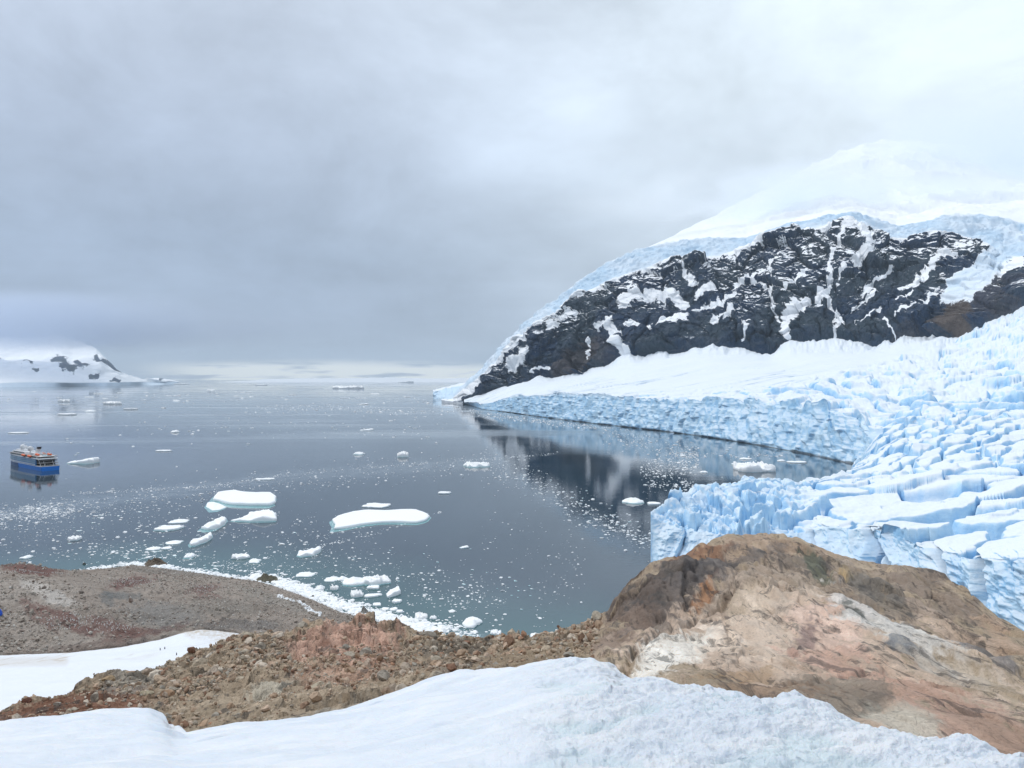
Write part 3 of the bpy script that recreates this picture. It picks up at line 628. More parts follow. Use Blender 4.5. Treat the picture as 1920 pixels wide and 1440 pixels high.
paint(tint, PX, PY, [(60, 1190, 170, 45, 0, (.30, .26, .22), .8), (30, 1110, 120, 30, 0, (.31, .27, .23), .8), (90, 1112, 60, 14, -25, (.42, .39, .35), .8), (60, 1068, 75, 10, -6, DR, .85), (245, 1092, 50, 11, 10, DR, .8), (385, 1103, 38, 9, 8, DR, .65), (390, 1118, 30, 6, 0, DR, .5),
                     (70, 1150, 45, 14, -40, DR, .6), (130, 1166, 65, 12, -28, DR, .75), (205, 1178, 55, 16, -14, DR, .7), (245, 1195, 60, 12, 8, DR, .65), (230, 1118, 45, 10, -5, (.13, .135, .13), .7), (200, 1125, 20, 12, -60, (.13, .135, .13), .6), (310, 1155, 80, 26, 0, (.19, .18, .165), .8), (420, 1140, 90, 22, 0, (.185, .165, .14), .7), (440, 1175, 90, 12, 0, (.14, .13, .12), .7),
                     (500, 1120, 90, 9, -20, (.23, .21, .18), .6), (320, 1180, 45, 8, 15, (.12, .08, .07), .7), (160, 1215, 140, 9, 4, (.16, .12, .10), .6), (300, 1072, 120, 6, -4, (.17, .15, .13), .7)], seed=113, ns=14)
o = build('hill', X, Y, Z, m_hill, cols={'tint': tint})
tag(o, 'brown stony hill with dark red guano streaks above the shore', 'hill', kind='structure')
hillg = (X, Y, Z, PX, PY, T)

# snow slope in the hollow
s0 = [(-500, 1560, 30), (0, 1420, 38), (600, 1330, 45)]; s1_ = [(-500, 1400, 55), (0, 1330, 62), (300, 1290, 75), (600, 1250, 90)]
s2_ = [(-500, 1310, 85), (0, 1272, 95), (200, 1255, 110), (400, 1225, 130), (600, 1225, 130)]
s3_ = [(-500, 1247, 140), (0, 1229, 152), (120, 1225, 154), (230, 1213, 160), (300, 1199, 167), (340, 1187, 174), (380, 1179, 179), (440, 1186, 181), (480, 1196, 180), (600, 1215, 180)]
s4_ = [(a, b+4, d+12) for a, b, d in s3_]
X, Y, Z, PX, PY, T = sheet([s0, s1_, s2_, s3_, s4_], [20, 90, 120, 8], -500, 600, 500, sm=12)
Z = Z+.30*fbm(X/18, Y/9, o=4, seed=120)*sst(T, 3, 2.7)+.1*fbm(X/1.5, Y/3, o=3, seed=121)
dirt_notch_shade = np.clip(sst(T+.05*fbm(PX/6, PY/3, o=3, seed=122), 2.84, 3.0)*.8+sst(pline(PX, PY, [(360, 1185), (440, 1190)]), 20, 4)*.7*(.6+.8*fbm(PX/4, PY/3, o=3, seed=123))
               + .45*sst(np.abs(fbm(PX/220, (PY+.16*PX)/9, o=3, seed=124)), .09, 0)*sst(T, 2.0, 2.6)+.35*sst(pline(PX, PY, [(-200, 1250), (0, 1243), (120, 1240)]), 14, 4), 0, 1)
o = build('snowfield', X, Y, Z, m_snow, attrs={'dirt_notch_shade': dirt_notch_shade})
tag(o, 'white snow slope in the hollow below the brown hill', 'snow slope', kind='structure')
snowg = (X, Y, Z, PX, PY, T)

# ------------------------------------------------------------ near rocky ridge and dome
edge = [(-400, 1400, 12), (0, 1368, 14), (100, 1358, 14.3), (180, 1350, 14.3), (280, 1341, 14.3), (305, 1352, 13.9), (325, 1374, 12.9), (285, 1388, 12), (350, 1384, 12.3), (400, 1377, 12.5), (480, 1362, 12.8), (560, 1352, 12.9), (640, 1338, 13), (700, 1322, 13), (760, 1303, 13), (800, 1288, 13), (900, 1270, 12.6), (1000, 1256, 12.2), (1060, 1250, 12), (1110, 1250, 11.6), (1140, 1262, 11), (1165, 1280, 10.4), (1200, 1284, 10.1), (1260, 1292, 9.8), (1340, 1310, 9.2), (1450, 1330, 8.6), (1560, 1347, 8.1), (1640, 1375, 7.4), (1740, 1402, 6.8), (1880, 1432, 6.1), (1960, 1448, 5.8), (2200, 1500, 5)]
edge.sort(key=lambda v: v[0])
edge = [e for e in edge if e[0] != 285]
r0 = [(-400, 2450, 1.8), (2200, 2450, 1.8)]
r0b = [(a, b+int(.55*1450/d), d) for a, b, d in [(-400, 1560, 6), (0, 1500, 6.5), (600, 1470, 6.4), (1100, 1430, 5.7), (1500, 1500, 4.4), (1900, 1640, 3.1), (2200, 1700, 2.7)]]
r1_ = [(a, b+1, d) for a, b, d in edge]
r2_ = [(-400, 1365, 18), (0, 1348, 19), (150, 1322, 21), (300, 1300, 22), (450, 1280, 22), (560, 1265, 21.5), (740, 1240, 22), (900, 1228, 21), (1000, 1222, 21), (1080, 1215, 20), (1150, 1212, 18.5), (1250, 1200, 17), (1400, 1190, 17.5), (1500, 1195, 17), (1600, 1215, 16), (1700, 1255, 14), (1800, 1300, 12), (1920, 1340, 10.2), (2200, 1400, 8.4)]
r2b_ = [(-400, 1340, 22), (0, 1337, 22), (150, 1294, 26), (300, 1264, 28), (450, 1234, 29), (560, 1210, 29), (700, 1196, 30), (800, 1212, 30), (900, 1214, 29), (1000, 1208, 28), (1080, 1190, 27), (1150, 1160, 26), (1250, 1110, 27), (1400, 1080, 29), (1500, 1082, 29), (1580, 1108, 27), (1700, 1155, 24), (1800, 1205, 21), (1920, 1270, 16), (2200, 1350, 12)]
crest = [(-400, 1338, 25), (0, 1330, 25), (30, 1318, 26), (55, 1310, 27), (110, 1302, 28), (160, 1276, 30), (200, 1266, 31), (260, 1262, 32), (330, 1236, 34), (400, 1212, 36), (440, 1196, 37), (480, 1195, 37), (520, 1192, 37), (560, 1170, 38), (620, 1164, 38), (700, 1163, 39), (760, 1176, 39), (800, 1192, 39), (850, 1200, 38), (900, 1204, 38), (960, 1204, 38), (1000, 1200, 37), (1060, 1184, 36), (1110, 1162, 35), (1140, 1143, 35), (1160, 1112, 36), (1200, 1076, 37), (1230, 1050, 38), (1262, 1041, 39), (1320, 1024, 42), (1370, 1012, 44), (1440, 1008, 45), (1500, 1013, 45), (1550, 1032, 44), (1600, 1044, 43), (1700, 1062, 41), (1760, 1080, 39), (1800, 1100, 37), (1850, 1142, 34), (1880, 1172, 31), (1920, 1200, 28), (2000, 1240, 24), (2200, 1330, 18)]
r4_ = [(a, 0, d+5) for a, b, d in crest]; r5_ = [(a, 0, d+22) for a, b, d in crest]; r6_ = [(a, 0, d+110) for a, b, d in crest]
X, Y, Z, PX, PY, T = sheet([r0, r0b, r1_, r2_, r2b_, crest, r4_, r5_, r6_], [6, 12, 150, 110, 120, 16, 10, 10], -400, 2200, 1700, sm=[0, 0, 3, 25, 25, 9, 9, 9, 20],
    zcurves={6: lambda px, Ys, Zs: Zs[5]-3.6, 7: lambda px, Ys, Zs: Zs[5]-26, 8: lambda px, Ys, Zs: np.interp(px, [0, 700, 1100], [20, -3, -3])})
dome = sst(PX+.25*(PY-1200)+12*fbm(PX/20, PY/20, o=3, seed=130), 1085, 1150)
vis = sst(T, 2.0, 2.12)
outc = np.maximum(np.maximum(sst(pline(PX, PY, [(560, 1195), (640, 1172), (745, 1180)]), 40, 18), 0*PX), sst(pline(PX, PY, [(480, 1275), (560, 1262)]), 22, 8))
outc = np.maximum(outc, .8*sst(pline(PX, PY, [(330, 1262), (430, 1228)]), 16, 6)); outc = np.maximum(outc, .8*sst(pline(PX, PY, [(200, 1338), (300, 1325)]), 16, 6)); outc = np.maximum(outc, .7*sst(pline(PX, PY, [(420, 1300), (520, 1285)]), 18, 6))
outc = np.maximum(outc, sst(pline(PX, PY, [(540, 1330), (620, 1318), (700, 1300)]), 22, 8))
sa_, ca_ = math.sin(R(28)), math.cos(R(28))
U = X*ca_+Y*sa_; V = -X*sa_+Y*ca_
near = np.clip(Y/25, .35, 1.3)
b1f, b2f, q1, q2, qx, qy = voro(X/.42, Y/.42, seed=131)
rub = -.22+.30*fbm(X/3, Y/3, o=3, seed=132)+.16*(q1-.5)+.14*((q1-.5)*qx+(q2-.5)*qy)+.22*fbm(U/1.6, V/.5, o=4, seed=133, ridged=True)
o1, o2, o3, o4, ox2, oy2 = voro(X/1.3+.4*fbm(X, Y, o=2, seed=148), Y/1.5, seed=149)
out_ = .45*fbm(U/1.7, V/1.1, o=5, seed=134, ridged=True)-.30+.40*(o3-.5)+.8*((o4-.5)*ox2+(o3-.5)*oy2)
Xr = X+.9*fbm(X/4, Y/9, o=3, seed=146)
fld = fbm(Xr/3.2, Y/11, o=4, seed=136)*3.2
stp = np.floor(fld)+sst(fld-np.floor(fld), .40, .62)
rdg = fbm(Xr/1.0, Y/3.2, o=6, seed=138, ridged=True, g=.58)
dm = -.12-.22*np.clip(rdg, -.2, 1)+.30*fbm(X/6, Y/8, o=4, seed=135)+.13*(stp-.0)+.20*fbm(Xr/1.5, Y/7, o=4, seed=137, ridged=True)+.10*fbm(Xr/.45, Y/2.2, o=4, seed=138, ridged=True)
fl2 = fbm(Xr/1.1, Y/4.5, o=4, seed=147)*3; dm += .05*(np.floor(fl2)+sst(fl2-np.floor(fl2), .35, .55)); dcell = 0
for q_s, q_y, q_a, q_seed in ((1.9, 6.0, .34, 301), (.62, 2.0, .12, 302), (.21, .62, .045, 303)):
    wxq = Xr+.35*q_s*fbm(X/q_s, Y/q_y, o=3, seed=q_seed+5); wyq = Y+.35*q_y*fbm(X/q_s+9, Y/q_y, o=3, seed=q_seed+6)
    e1, e2, k1, k2, kx, ky = voro(wxq/q_s, wyq/q_y, seed=q_seed)
    dm += q_a*((k1-.5)*.9+1.9*((k2-.5)*kx+(k1-.5)*ky)-.08*sst(e2-e1, .12, .0)); dcell = dcell+(k2-.5)*(.5 if q_s > .5 else .3)
dm *= 1-.6*sst(T, 4.3, 5.0)
dm -= .30*sst(pline(PX, PY, [(1130, 1265), (1250, 1180), (1330, 1130), (1380, 1095)]), 8, 0)
dm -= .35*sst(pline(PX, PY, [(1440, 1290), (1560, 1268), (1660, 1258), (1720, 1275)]), 7, 0)*np.clip(Y/14, .3, 1)
dm += .25*sst(PX, 1600, 1750)*fbm(X/2.2, Y/3, o=4, seed=139, ridged=True)
dm = blur(dm, 1)
disp = vis*near*((1-dome)*((1-outc)*rub+outc*(out_+.4*rub))+dome*dm)
disp *= np.where(T > 5.5, 1.5, 1)
Z1 = Z+disp; Y1 = Y-vis*near*.12*fbm(X/.9, Z/.6, Y/.9, o=3, seed=140, ridged=True)
BASE = (.32, .25, .175)
tint = np.zeros(X.shape+(3,)); tint[...] = BASE
PK = (.46, .29, .215); WH = (.66, .61, .53); GY = (.22, .215, .19); DK = (.07, .06, .055); TN = (.36, .285, .20); RB = (.17, .075, .045); OR = (.30, .14, .06)
paint(tint, PX, PY, [(120, 1335, 190, 45, 12, RB, .85), (250, 1275, 70, 22, 15, GY, .6), (330, 1290, 60, 18, 10, TN, .6), (640, 1195, 110, 36, 5, PK, .9), (650, 1250, 110, 28, 5, (.36, .22, .155), .7), (700, 1215, 60, 20, 0, PK, .6), (520, 1272, 55, 14, 14, (.42, .38, .30), .8), (280, 1335, 60, 16, 8, GY, .7), (620, 1330, 70, 14, 10, GY, .5),
                     (400, 1340, 120, 30, 10, (.27, .215, .15), .5), (860, 1210, 90, 14, 0, (.11, .10, .085), .6), (800, 1240, 80, 14, 0, (.14, .115, .095), .5), (1000, 1225, 130, 30, 5, (.23, .17, .11), .6),
                     (1500, 1200, 420, 170, -15, (.46, .35, .265), .95), (1480, 1080, 260, 60, 0, (.27, .215, .165), .7), (1440, 1030, 120, 18, 0, (.30, .215, .15), .7), (1370, 1050, 90, 14, 12, (.12, .105, .095), .7), (1500, 1048, 70, 10, -8, (.13, .115, .10), .6), (1620, 1085, 80, 12, -24, (.12, .105, .095), .7), (1460, 1140, 16, 60, -30, (.16, .14, .125), .5),
                     (1250, 1090, 110, 48, 28, DK, .85), (1180, 1120, 60, 60, 30, (.10, .075, .06), .7), (1320, 1060, 60, 30, 20, (.10, .09, .085), .6), (1320, 1100, 30, 12, 45, OR, .7), (1300, 1035, 60, 10, 12, OR, .5), (1160, 1180, 60, 26, 30, (.20, .145, .11), .7), (1240, 1165, 60, 14, 15, (.11, .10, .09), .6),
                     (1240, 1240, 115, 36, 28, WH, .95), (1300, 1200, 70, 22, 15, WH, .8), (1400, 1120, 60, 26, 20, (.45, .36, .26), .7), (1430, 1190, 120, 60, 0, (.58, .47, .37), .8), (1550, 1170, 80, 70, -20, (.60, .44, .35), .8), (1480, 1110, 90, 22, 5, (.56, .45, .35), .7), (1510, 1190, 35, 28, 40, (.19, .13, .12), .7), (1560, 1230, 70, 30, -10, PK, .6),
                     (1530, 1060, 36, 14, -40, (.09, .10, .07), .8), (1575, 1065, 20, 10, 0, (.42, .30, .16), .8), (1640, 1100, 90, 22, -28, (.13, .12, .10), .6), (1630, 1150, 110, 24, -30, (.52, .49, .45), .85), (1700, 1200, 130, 28, -26, (.50, .47, .42), .85), (1690, 1215, 45, 10, -10, (.10, .11, .12), .8), (1600, 1140, 30, 8, -30, (.07, .08, .07), .8),
                     (1760, 1110, 110, 30, -30, (.21, .165, .13), .8), (1800, 1180, 90, 20, -30, (.38, .29, .22), .6), (1850, 1230, 90, 18, -24, (.11, .11, .11), .8), (1880, 1190, 60, 14, -38, (.38, .27, .19), .7), (1800, 1260, 110, 22, -20, (.42, .36, .29), .6),
                     (1700, 1300, 130, 30, -20, PK, .75), (1840, 1370, 110, 40, -20, (.36, .235, .175), .8), (1560, 1300, 120, 28, 0, (.22, .185, .145), .8), (1400, 1300, 120, 22, 0, (.26, .17, .11), .7), (1360, 1275, 80, 14, 10, (.30, .19, .10), .6), (1690, 1350, 60, 16, -15, (.40, .37, .30), .7), (1640, 1320, 30, 10, 0, (.12, .10, .08), .5)], seed=141, ns=24, extra=dcell*dome)
o = build('rocky_ridge', X, Y1, Z1, m_rock, cols={'tint': tint})
tag(o, 'brown rock ridge and bare dome with cracks and rubble', 'rock ridge', kind='structure')
PY = HY+(H-Z1)/Y1*F
ridge = (X, Y1, Z1, PX, PY, T, dome, outc)

# meltwater puddle in the hollow of the rock
m_pud, t = mat('puddle_water'); fin(t, (.09, .085, .08), .06, None, .5)

# foreground snow
f0 = [(-500, 2080, 1.7), (2300, 2080, 1.7)]
fm = [(-500, 1540, 6.2), (0, 1480, 6.8), (600, 1455, 6.6), (1100, 1415, 6), (1500, 1480, 4.6), (1900, 1620, 3.2), (2300, 1700, 2.7)]
fe = [(a, b-6, d-1.0 if a < 1600 else d-.55) for a, b, d in edge]
fe = [(a, (H-HY*0)*0+b, d) for a, b, d in fe]
X, Y, Z, PX, PY, T = sheet([f0, fm, fe, edge, edge], [60, 200, 100, 10], -400, 2200, 1600, sm=[0, 60, 14, 5, 5],
    zcurves={3: lambda px, Ys, Zs: Zs[3]+.03, 4: lambda px, Ys, Zs: Zs[3]-.45})
Y = Y+np.where(T > 3, (T-3)*.15, 0)
rgh = sst(PX+120*fbm(X/1.5, Y/1.5, o=2, seed=150)+(PY-1350)*.6, 800, 1150)*(.30+.70*sst(T, 3.0, 2.4))*sst(T, 3.0, 2.95)
f1, f2, r1, r2, ox, oy = voro((X+.3*Y)/.16+.6*fbm(X/.2, Y/.2, o=2, seed=151), Y/.17, seed=152)
lum = .05*r1*sst(f1, .75, .1)*sst(fbm(X/.8, Y/.8, o=2, seed=159), -.4, .4)+.20*fbm(X/.6, Y/.42, o=6, seed=153, g=.58)
g_ = vn(PX*.13, PX*0, seed=154)
ridge_l = .13*fbm((X*.94+Y*.34)/1.6, (Y*.94-X*.34)/.45, o=4, seed=155)
Zs_ = Z+sst(T, 0, .4)*sst(T, 3.0, 2.9)*(rgh*(lum-.02)+(1-rgh)*(ridge_l+.012*fbm(X/.2, Y/.2, o=3, seed=156)))+.12*fbm(X/2.5, Y/2.5, o=3, seed=157)*sst(T, 2.9, 2.0)
Ze = (T >= 2.9)*.03*fbm(X/.25, Y/.25, o=3, seed=158)
wet_shade = np.clip(sst(fbm(X/.6, Y/.42, o=6, seed=153, g=.55), .0, -.35)*rgh*1.3, 0, 1)  # hollows: wet tint that also paints in their turquoise shadow
o = build('snow', X, Y+Ze, Zs_+Ze, m_snown, attrs={'rough': .15+rgh*.85, 'wet_shade': wet_shade})
tag(o, 'lumpy white snow slope in the foreground', 'snow', kind='structure')

# ------------------------------------------------------------ stones
def ico(sub=1):
    p = (1+5**.5)/2
    v = [(-1, p, 0), (1, p, 0), (-1, -p, 0), (1, -p, 0), (0, -1, p), (0, 1, p), (0, -1, -p), (0, 1, -p), (p, 0, -1), (p, 0, 1), (-p, 0, -1), (-p, 0, 1)]
    f = [(0, 11, 5), (0, 5, 1), (0, 1, 7), (0, 7, 10), (0, 10, 11), (1, 5, 9), (5, 11, 4), (11, 10, 2), (10, 7, 6), (7, 1, 8), (3, 9, 4), (3, 4, 2), (3, 2, 6), (3, 6, 8), (3, 8, 9), (4, 9, 5), (2, 4, 11), (6, 2, 10), (8, 6, 7), (9, 8, 1)]
    v = [tuple(np.array(a)/np.linalg.norm(a)) for a in v]
    for _ in range(sub):
        c = {}; nf = []
        def mid(a, b):
            k = (min(a, b), max(a, b))
            if k not in c:
                m = (np.array(v[a])+np.array(v[b])); v.append(tuple(m/np.linalg.norm(m))); c[k] = len(v)-1
            return c[k]
        for a, b, d in f:
            x, y, z = mid(a, b), mid(b, d), mid(d, a); nf += [(a, x, z), (b, y, x), (d, z, y), (x, y, z)]
        f = nf
    return np.array(v), np.array(f)
def stone_shape(seed, sub=1, cuts=7):
    r = np.random.RandomState(seed); v, f = ico(sub); v = v.copy()
    for _ in range(cuts):
        n = r.normal(size=3); n /= np.linalg.norm(n); d = r.uniform(.32, .75)
        s = v@n; v = v-np.maximum(s-d, 0)[:, None]*n
    v += r.normal(size=v.shape)*.02
    v *= np.array([r.uniform(.8, 1.2), r.uniform(.6, .9), r.uniform(.4, .75)])
    return v, f
def rotm(a, b, c):
    ca, sa, cb, sb, cc, sc_ = np.cos(a), np.sin(a), np.cos(b), np.sin(b), np.cos(c), np.sin(c)
    z = np.array([[ca, -sa, 0], [sa, ca, 0], [0, 0, 1]]); x = np.array([[1, 0, 0], [0, cb, -sb], [0, sb, cb]]); y = np.array([[cc, 0, sc_], [0, 1, 0], [-sc_, 0, cc]])
    return z@x@y
def scatter(name, pos, size, mat_, shapes, squash=1.0, tilt=.5, sink=.25, sm=False, tintv=None):
    V, FF, RN = [], [], []; off = 0
    for i, (p, s) in enumerate(zip(pos, size)):
        v, f = shapes[rng.randint(len(shapes))]
        m = rotm(rng.uniform(0, 6.28), rng.normal()*tilt, rng.normal()*tilt)
        q = (v@m.T)*s*np.array([1, 1, squash]); zt = q[:, 2].min()
        q[:, 2] -= zt+(-zt*2)*sink*.5
        V.append(q+np.array(p)); FF.append(f+off); off += len(v); RN.append(np.full(len(v), rng.rand() if tintv is None else tintv[i]))
    return obj(name, np.concatenate(V), np.concatenate(FF), mat_, smooth=sm, attrs={'rnd': np.concatenate(RN)})
SH0 = [stone_shape(s, 0, 4) for s in range(8)]
SH1 = [stone_shape(s+20, 1, 7) for s in range(10)]
SH2 = [stone_shape(s+50, 2, 11) for s in range(8)]
X, Y, Z, PX, PY, T, dome, outc = ridge
m_gravel = stonemat('rubble', [(.24, .13, .085), (.36, .25, .17), (.46, .34, .24), (.48, .41, .31), (.34, .31, .26), (.54, .39, .28), (.60, .54, .45)])
def pick(cond, n, wfun=None):
    idx = np.argwhere(cond); 
    if wfun is not None:
        wv = wfun(idx); wv = wv/wv.sum(); k = rng.choice(len(idx), n, p=wv)
    else: k = rng.randint(0, len(idx), n)
    return idx[k]
area = np.abs(np.gradient(X, axis=1)*np.gradient(Y, axis=0))
inview = (PX > -250) & (PX < 2050) & (T > 2.02) & (T < 5.1)
rubm = inview & (dome < .45)
w1 = lambda idx: (area*(1-.93*outc)*(1-dome)*(.25+np.clip(fbm(X/2.5, Y/2.5, o=2, seed=160)+.4, 0, 1)))[idx[:, 0], idx[:, 1]]+1e-9
idx = pick(rubm, 22000, w1)
pos = np.stack([X, Y, Z], -1)[idx[:, 0], idx[:, 1]]
sz = np.clip(.026*np.exp(rng.normal(size=len(idx))*.75), .015, .24)*np.clip(pos[:, 1]/22, .5, 1.6)
o = scatter('rubble', pos, sz, m_gravel, SH0+SH1[:4])
tag(o, 'loose brown rubble covering the ridge', 'rubble', kind='stuff')
# a few bits of stone on the bare dome and the snow edge
# individual stones
bases = [(.48, .34, .23), (.38, .22, .14), (.58, .48, .36), (.34, .31, .26), (.54, .46, .37)]
m_st = [stones_mat('stone_%s' % n, b) for n, b in zip(['tan', 'rust', 'pale', 'grey', 'cream'], bases)]
pro = []
for i, (v, f) in enumerate(SH2+SH1[4:8]):
    me_o = obj('stone', v, f, m_st[i % 5], smooth=False); pro.append(me_o.data); bpy.data.objects.remove(me_o)
grp = {0: ('tan angular stone lying among the brown rubble of the ridge', 'tan stones in the ridge rubble'), 1: ('rust brown angular stone lying among the rubble of the ridge', 'rust brown stones in the ridge rubble'),
       2: ('pale buff stone lying among the brown rubble of the ridge', 'pale buff stones in the ridge rubble'), 3: ('grey stone lying among the brown rubble of the ridge', 'grey stones in the ridge rubble'), 4: ('cream coloured stone lying among the brown rubble of the ridge', 'cream stones in the ridge rubble')}
idx = pick(rubm & (PX > 0) & (PX < 1150), 240, w1)
P3 = np.stack([X, Y, Z], -1)
for i, (a, b) in enumerate(idx):
    p = P3[a, b]; k = rng.randint(len(pro)); s = float(np.clip(.12*math.exp(rng.normal()*.35), .09, .34))*min(1.5, max(.6, p[1]/22))
    o = bpy.data.objects.new('stone', pro[k]); C.objects.link(o)
    o.location = (p[0], p[1], p[2]+s*.12); o.scale = (s, s, s); o.rotation_euler = (rng.normal()*.3, rng.normal()*.3, rng.uniform(0, 6.28))
    g_ = grp[k % 5]; tag(o, g_[0], 'stone', g_[1])
def at_ridge(px, py, G=None):
    Xg_, Yg_, Zg_, A, B = (G or ridge)[:5]
    d = (A-px)**2+(B-py)**2+np.where((G or ridge)[5] > 5.05 if G is None else False, 1e9, 0); k = np.unravel_index(np.argmin(d), d.shape)
    return np.array([Xg_[k], Yg_[k], Zg_[k]])
def boulder(px, py, wpx, col, label, seed, squash=.75, G=None, cat='boulder', sub=3, asp=(1, .8)):
    p = at_ridge(px, py, G); s = wpx/F*p[1]/2
    r = np.random.RandomState(seed); v, f = ico(sub); v = v.copy()
    for _ in range(14):
        n = r.normal(size=3); n /= np.linalg.norm(n); d = r.uniform(.55, .85)
        v = v-np.maximum(v@n-d, 0)[:, None]*n
    v = v*(1+.06*fbm(v[:, 0]*2+seed, v[:, 1]*2, v[:, 2]*2, o=4, seed=seed))[:, None]
    v = v*np.array([asp[0], asp[1], squash])*s*1.12
    k = 1 if p[1] < 60 else .3
    o = obj('boulder', v, f, stones_mat('boulder_'+label.split()[0], col, k), smooth=False)
    o.location = (p[0], p[1], p[2]+s*squash*.45); tag(o, label, cat); return o
boulder(806, 1200, 42, (.26, .23, .19), 'big grey brown boulder on the ridge crest against the water', 201, .5, asp=(1, .7))
boulder(49, 1318, 20, (.20, .085, .055), 'dark red brown block perched on the left end of the ridge crest', 202, .7)
boulder(206, 1279, 24, (.28, .20, .12), 'ochre brown boulder on the hump of the left ridge crest', 203, .75)
boulder(241, 1312, 19, (.42, .28, .19), 'light pinkish tan block below the left ridge crest', 204, .75)
boulder(314, 1305, 30, (.38, .25, .16), 'long reddish tan boulder in the rubble left of the centre', 205, .45, asp=(1, .6))
boulder(274, 1304, 28, (.42, .36, .25), 'pale tan boulder beside the long reddish one', 206, .4)
boulder(841, 1221, 15, (.60, .53, .42), 'small cream white stone on dark ground near the saddle', 207, .7)
boulder(681, 1279, 30, (.36, .22, .15), 'flat rust coloured slab with a dark gap under it', 208, .35)
boulder(717, 1270, 24, (.30, .18, .11), 'brown angular boulder beside the flat slab', 209, .8)
boulder(735, 1246, 18, (.38, .26, .18), 'upright pinkish tan stone below the pink outcrop', 210, 1.0)
boulder(590, 1247, 26, (.40, .25, .17), 'pointed pink rock under the pink outcrop', 211, .8)
boulder(600, 1290, 30, (.55, .48, .36), 'cream white boulder in the middle of the rubble', 212, .6)
boulder(370, 1352, 18, (.40, .31, .23), 'round tan stone near the snow edge at lower left', 213, .7)

# stones, guano speckle and rock fragments on the hill: too many to count
X, Y, Z, PX, PY, T = hillg
m_hst = stonemat('hill_stones', [(.22, .18, .15), (.34, .30, .25), (.46, .42, .36), (.58, .55, .50), (.28, .21, .17), (.5, .46, .40)], .25)
area = np.abs(np.gradient(X, axis=1)*np.gradient(Y, axis=0))
w2 = lambda idx: (area*(.15+np.clip(fbm(X/14, Y/14, o=3, seed=170)+.45, 0, 1)*(.5+1.6*sst(T, 2.2, .6)*sst(PX, 330, 180))))[idx[:, 0], idx[:, 1]]+1e-9
idx = pick((T > .03) & (T < 3.9) & (PX > -150) & (PX < 720), 14000, w2)
pos = np.stack([X, Y, Z], -1)[idx[:, 0], idx[:, 1]]
o = scatter('stones', pos, np.clip(.20*np.exp(rng.normal(size=len(idx))*.5), .09, .8), m_hst, SH0)
tag(o, 'pale stones strewn over the brown hill', 'stones', kind='stuff')
m_guano, t = mat('penguin_white'); fin(t, (.82, .80, .76), .8)

# islets and boulder in the shallows
def islet(px, py, wpx, hpx, col, label, seed):
    x, y, _ = wp(px, py); s = wpx/F*y/2; hh = hpx/F*y
    r = np.linspace(0, 1, 14)[:, None]; a = np.linspace(0, 2*np.pi, 49)[None, :]
    rr = r*(1+.25*fbm(np.cos(a)*1.5+seed, np.sin(a)*1.5, o=2, seed=seed)); gx = rr*np.cos(a)*s; gy = rr*np.sin(a)*s*.9
    gz = hh*(1-r**1.6)*(.55+.9*np.abs(fbm(gx/(s*.35)+seed, gy/(s*.35), o=4, seed=seed)))-.3*r**3
    t_ = np.zeros(gx.shape+(3,)); t_[...] = col
    o = obj('islet', np.stack([gx, gy, gz], -1).reshape(-1, 3), gridfaces(*gx.shape), m_hill, cols={'tint': t_}, smooth=False)
    o.location = (x, y, 0); tag(o, label, 'rock islet'); return o
islet(291, 1058, 44, 14, (.12, .095, .07), 'dark brown rock islet ringed by ice off the hill tip', 301)
islet(247, 1064, 26, 6, (.13, .11, .08), 'low brown rock at the tip of the hill shore', 302)
islet(500, 1088, 46, 13, (.13, .12, .085), 'dark olive rock islet at the bend of the icy shore', 303)
islet(158, 1058, 8, 4, (.07, .07, .06), 'tiny dark rock in the water off the left shore', 304)
islet(683, 1150, 19, 15, (.20, .19, .17), 'rounded grey boulder standing in the shallows by the ice band', 305)
islet(587, 1119, 9, 4, (.12, .11, .09), 'little dark rock in the ice band along the shore', 306)

